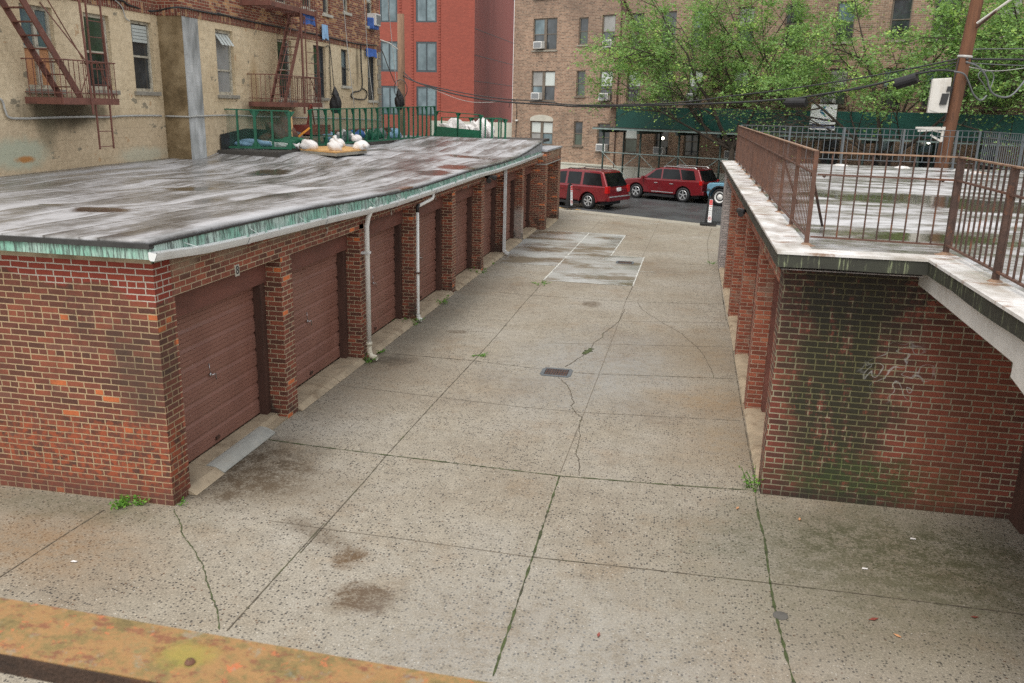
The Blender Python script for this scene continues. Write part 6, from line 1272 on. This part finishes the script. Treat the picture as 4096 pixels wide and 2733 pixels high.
# ================================================================== foreground bar
a, c = onZ('s', 0, 2390, 3.98), onZ('s', 1970, 2733, 3.98); d = (c-a).normalized(); e = Vector((-d.y, d.x, 0))
w_ = .0535; o = a-d*.3; b = MB(); n = 60; rnd = random.Random(2); vs = []
for i in range(n+1):
    p = o+d*(1.3*i/n); j = rnd.uniform(-.0006, .0006)
    vs += [p+Vector((0, 0, 0)), p+Vector((0, 0, -.012)), p-e*(w_+j)+Vector((0, 0, -.014)), p-e*(w_+j)+Vector((0, 0, 0)), p-e*(w_*.5)+Vector((0, 0, .0006+j))]
b.mesh(vs, [(i*5+k, i*5+5+k, i*5+5+(k+1) % 5, i*5+(k+1) % 5) for i in range(n) for k in range(5)][::1])
BAR = b.build('rusty_bar', M['fgrust'], label='out of focus rusty lichened iron bar across the lower left foreground', cat='iron bar', smooth=False)
b = MB(); q0 = o-e*(w_+.0012)+Vector((0, 0, -.0005)); b.mesh([q0, q0+d*1.3, q0+d*1.3+Vector((0, 0, -.014)), q0+Vector((0, 0, -.014)), q0+e*.001, q0+d*1.3+e*.001, q0+d*1.3+e*.001+Vector((0, 0, -.014)), q0+e*.001+Vector((0, 0, -.014))], [(0, 1, 2, 3), (4, 7, 6, 5), (0, 4, 5, 1), (3, 2, 6, 7)]); b.build('shaded_front', M['fgshade'], BAR)  # thin strip over the front face, coloured dark to stand for shade
c = onZ('s', 760, 2650, 3.981); b = MB(); b.lathe([(.001, .002), (.0025, .0018), (.0035, 0)], c, (0, 0, 1), 10); b.build('rivet', M['rustdk'], label='small worn rivet on the foreground rusty bar', cat='rivet', smooth=True)

# ================================================================== foliage
def leafmesh(name, pts, nrm, size, mat, parent=None, rndv=None, org=None, seed=0, asp=.55, fold=True, **kw):
    """pts (n,3) numpy: one diamond leaf per point"""
    rg = np.random.default_rng(seed); n = len(pts); pts = np.asarray(pts, dtype=np.float64)
    d = rg.normal(size=(n, 3)); d[:, 2] *= .45; d /= np.linalg.norm(d, axis=1)[:, None]
    nn = np.asarray(nrm)+rg.normal(size=(n, 3))*.55; nn /= np.linalg.norm(nn, axis=1)[:, None]
    s_ = np.cross(d, nn); s_ /= np.linalg.norm(s_, axis=1)[:, None]+1e-9
    L = (size*rg.uniform(.6, 1.25, n))[:, None]; W = L*asp
    v = np.stack([pts, pts+d*L*.5+s_*W*.5-nn*L*.06, pts+d*L, pts+d*L*.5-s_*W*.5-nn*L*.06], 1).reshape(-1, 3)
    o0 = np.array(ORG[parent.name]) if parent is not None else np.array(org)
    me = bpy.data.meshes.new(name); me.vertices.add(4*n); me.vertices.foreach_set('co', (v-o0).ravel().astype(np.float32))
    me.loops.add(4*n); me.loops.foreach_set('vertex_index', np.arange(4*n, dtype=np.int32)); me.polygons.add(n); me.polygons.foreach_set('loop_start', np.arange(0, 4*n, 4, dtype=np.int32)); me.polygons.foreach_set('loop_total', np.full(n, 4, dtype=np.int32))
    me.update(calc_edges=True); at = me.attributes.new('leafrnd', 'FLOAT', 'FACE'); at.data.foreach_set('value', (rndv if rndv is not None else rg.random(n)).astype(np.float32))
    me.materials.append(mat); ob = link(bpy.data.objects.new(name, me)); ORG[ob.name] = Vector(o0)
    if parent is not None: ob.parent = parent
    else: ob.location = Vector(o0)
    return tag(ob, **kw)
SGU = onF('z5', 400, 980, 3.0)[0]
def tree(label, base, fork_z, limbs, seed, leaf=.15, per=44, lean=(0, 0), r0=.17, keep=None):
    rnd = random.Random(seed); rg = np.random.default_rng(seed); base = Vector(base); t = thing('street_tree', label, 'tree', base, 'street trees across the street')
    b = MB(); fork = base+Vector((lean[0], lean[1], fork_z)); b.tube([base+Vector((0, 0, -.1)), base+Vector((lean[0]*.3, lean[1]*.3, fork_z*.5)), fork+Vector((0, 0, .25))], [r0*1.15, r0, r0*.8], 10)
    tw = []
    def branch(p, d, L, r, lvl):
        n = 4; pts = [p]; q = p; dd = d.normalized()
        for i in range(n):
            dd = (dd+Vector((rnd.gauss(0, .12), rnd.gauss(0, .12), rnd.gauss(.02 if lvl < 2 else -.03, .07)))).normalized(); q = q+dd*L/n; pts.append(q)
        b.tube(pts, [r*(1-.6*i/n) for i in range(n+1)], 6 if lvl < 2 else 4, cap=False)
        if lvl >= 3: tw.append((pts, dd)); return
        k = [5, 5, 4][lvl] if lvl < 3 else 0
        for j in range(k):
            f = .3+.7*(j+rnd.random())/k; i = min(n-1, int(f*n)); pp = pts[i]+(pts[i+1]-pts[i])*(f*n-i if f*n-i <= 1 else 1)
            a = rnd.uniform(0, 2*math.pi); side = dd.cross(Vector((math.cos(a), math.sin(a), .3))).normalized()
            nd = (dd*rnd.uniform(.5, 1.)+side*rnd.uniform(.6, 1.1)); nd.z = nd.z*.6+.08
            branch(pp, nd, L*rnd.uniform(.48, .68), r*.45, lvl+1)
        if lvl < 3: branch(pts[-1], dd, L*.55, r*.4, min(3, lvl+1) if lvl < 2 else 3)
    for (dx, dy, dz, L, r) in limbs: branch(fork, Vector((dx, dy, dz)), L, r, 0)
    b.build('trunk', M['bark'], t, smooth=True)
    P, R = [], []
    for pts, dd in tw:
        bright = rnd.random() < .12; dens = per*rnd.uniform(.25, 1.5)
        for i in range(int(dens)):
            f = rnd.random()**.7*4; k = min(3, int(f)); p = pts[k]+(pts[k+1]-pts[k])*(f-k)
            s_ = .05+.20*(f/4)
            if p.z < 4.9 and rnd.random() > (.40 if p.z > 4.3 else .10): continue
            if p.z < 5.1 and SGU-1.1 < (p-SP).dot(SU) < SGU+1.6 and rnd.random() > .25: continue
            P.append((p.x+rnd.gauss(0, s_), p.y+rnd.gauss(0, s_), p.z+rnd.gauss(-.02, s_*.42))); R.append(min(1, rnd.random()*.9 if not bright else .8+.2*rnd.random()))
    nr = np.tile(np.array([[0, 0, 1.]]), (len(P), 1)); leafmesh('crown', P, nr, leaf, M['leaf'], t, np.array(R), seed=seed); return t
u1 = onF('z4', 1330, 1080, 3.15)[0]; u2 = onF('z5', 925, 1080, 3.15)[0]
T1 = S(u1, 3.15, -.05); T2 = S(u2, 3.15, -.05)
sv = lambda du, dn, dz: tuple(SU*du+SN*dn)[:2]+(dz,)
tree('large pale green street tree with dark spreading limbs, left of the construction sign', T1, 2.5, [(*sv(-1, .2, .75), 5.0, .10), (*sv(-.45, .5, 1.2), 5.4, .11), (*sv(.1, -.2, 1.5), 5.2, .10), (*sv(.7, .3, 1.0), 4.6, .09), (*sv(-.9, .6, .45), 4.6, .08), (*sv(-.3, -.3, 1.), 4.5, .08)], 3)
tree('second green street tree with a V shaped trunk, right of the construction sign', T2, 2.2, [(*sv(-.9, .3, .9), 4.8, .10), (*sv(.75, .2, .9), 5.0, .10), (*sv(-.1, .5, 1.5), 5.0, .10), (*sv(.3, -.3, 1.2), 4.6, .09), (*sv(-.5, .8, .7), 4.0, .07)], 11)
tree('green street tree at the right edge behind the utility pole', S(u2+7.5, 3.15, -.05), 3.2, [(*sv(-.9, .3, .8), 4.8, .10), (*sv(.75, .2, .9), 4.6, .10), (*sv(-.2, .5, 1.4), 4.8, .10), (*sv(-.3, -.3, 1.1), 4.2, .08)], 23)
# weeds
def weed(label, p, h, n, seed, sp=.07, leaf=.05):
    rnd = random.Random(seed); p = Vector(p); t = thing('weed_plant', label, 'weed', p, 'weeds in the pavement cracks'); b = MB(); P = []
    for i in range(max(3, n//12)):
        a = rnd.uniform(0, 6.28); q = p+Vector((math.cos(a)*sp*rnd.random(), math.sin(a)*sp*rnd.random(), 0)); tp = q+Vector((math.cos(a)*sp, math.sin(a)*sp, h*rnd.uniform(.5, 1.))); b.tube([q, (q+tp)/2+Vector((0, 0, h*.1)), tp], .003, 4)
        for k in range(12): f = rnd.random(); c = q+(tp-q)*f; P.append((c.x+rnd.gauss(0, .015), c.y+rnd.gauss(0, .015), max(.01, c.z)))
    b.build('stems', M['weed'], t); leafmesh('leaves', P, np.tile(np.array([[0, 0, 1.]]), (len(P), 1)), leaf, M['weed'], t, seed=seed)
weed('leafy green weed at the foot of the left brick side wall, larger one', onZ('A', 830, 1440), .15, 110, 1, .07, .05)
weed('small leafy green weed at the foot of the left brick side wall, near the corner', onZ('A', 978, 1425), .13, 50, 2, .04, .045)
weed('tiny weed at the very corner of the left brick wall', onZ('A', 1245, 1420), .06, 40, 3, .07, .03)
weed('weed clump under the mouth of the large white downpipe', onZ('B', 805, 440), .10, 130, 4, .14, .04)
weed('weed clump beside the large downpipe on the apron side', onZ('B', 890, 370), .08, 70, 5, .09, .04)
weed('bushy weeds around the foot of the middle white downpipe, left part', onZ('B', 1065, 158), .14, 150, 6, .20, .05)
weed('bushy weeds around the foot of the middle white downpipe, right part', onZ('B', 1130, 170), .12, 110, 7, .14, .05)
weed('bright weed tuft on the apron edge beyond the middle downpipe', onZ('zg', 1515, 1390), .12, 110, 8, .20, .05)
weed('bright weed tuft by the brick pier two doors beyond the middle downpipe', onZ('zg', 1785, 1165), .12, 110, 9, .18, .05)
weed('small weed tuft on the far apron edge of the left garages', onZ('zg', 1890, 1095), .08, 50, 10, .10, .04)
weed('feathery pale weed at the bottom corner of the right brick garage', onZ('C', 1600, 1318), .26, 130, 12, .09, .04)
weed('weed in the joint at the near corner of the wet concrete patch', onZ('hh', 345, 1225), .05, 110, 13, .16, .04)
weed('weed in the joint at the right far corner of the alley slab', onZ('hh', 1755, 1058), .06, 60, 14, .12, .04)
weed('weed strip in the joint at the crossing near mid alley', onZ('B', 1600, 385), .05, 90, 15, .14, .035)
# scattered leaves and litter
rnd = random.Random(9)
for k, (t, x, y, l) in enumerate((('G', 940, 120, 'small orange litter scrap on the dark damp slab'), ('G', 550, 50, 'small orange straw scrap left of the mossy joint'), ('G', 1405, 748, 'red brown fallen leaf right of the round patch'), ('G', 1555, 852, 'small orange fallen leaf at lower right'), ('G', 2040, 735, 'brown fallen leaf near the right edge of the slab'), ('F', 2005, 905, 'small red brown leaf on the lower middle slab'))):
    p = onZ(t, x, y, .012); b = MB(); a = rnd.uniform(0, 3); s_ = .035 if k != 2 else .05; dx, dy = math.cos(a)*s_, math.sin(a)*s_
    b.prism([(p.x-dx, p.y-dy, .009), (p.x+dy*.4, p.y-dx*.4, .012), (p.x+dx, p.y+dy, .014), (p.x-dy*.4, p.y+dx*.4, .010)], (0, 0, .003)); b.build('fallen_leaf' if k > 1 else 'litter_scrap', M['orange'] if k in (0, 1, 3) else M['redsteel'], label=l, cat='leaf' if k > 1 else 'litter')
for k, (t, x, y, l) in enumerate((('G', 1652, 243, 'tiny white paper scrap on the dark damp slab'), ('G', 1350, 430, 'tiny white paper scrap just above the scored joint'), ('E', 535, 443, 'tiny white scrap on the left slab'))):
    p = onZ(t, x, y, .012); b = MB(); b.prism([(p.x-.03, p.y-.012, .008), (p.x+.028, p.y-.01, .01), (p.x+.03, p.y+.012, .008), (p.x-.02, p.y+.014, .01)], (0, 0, .003)); b.build('litter_scrap', M['bag'], label=l, cat='litter')
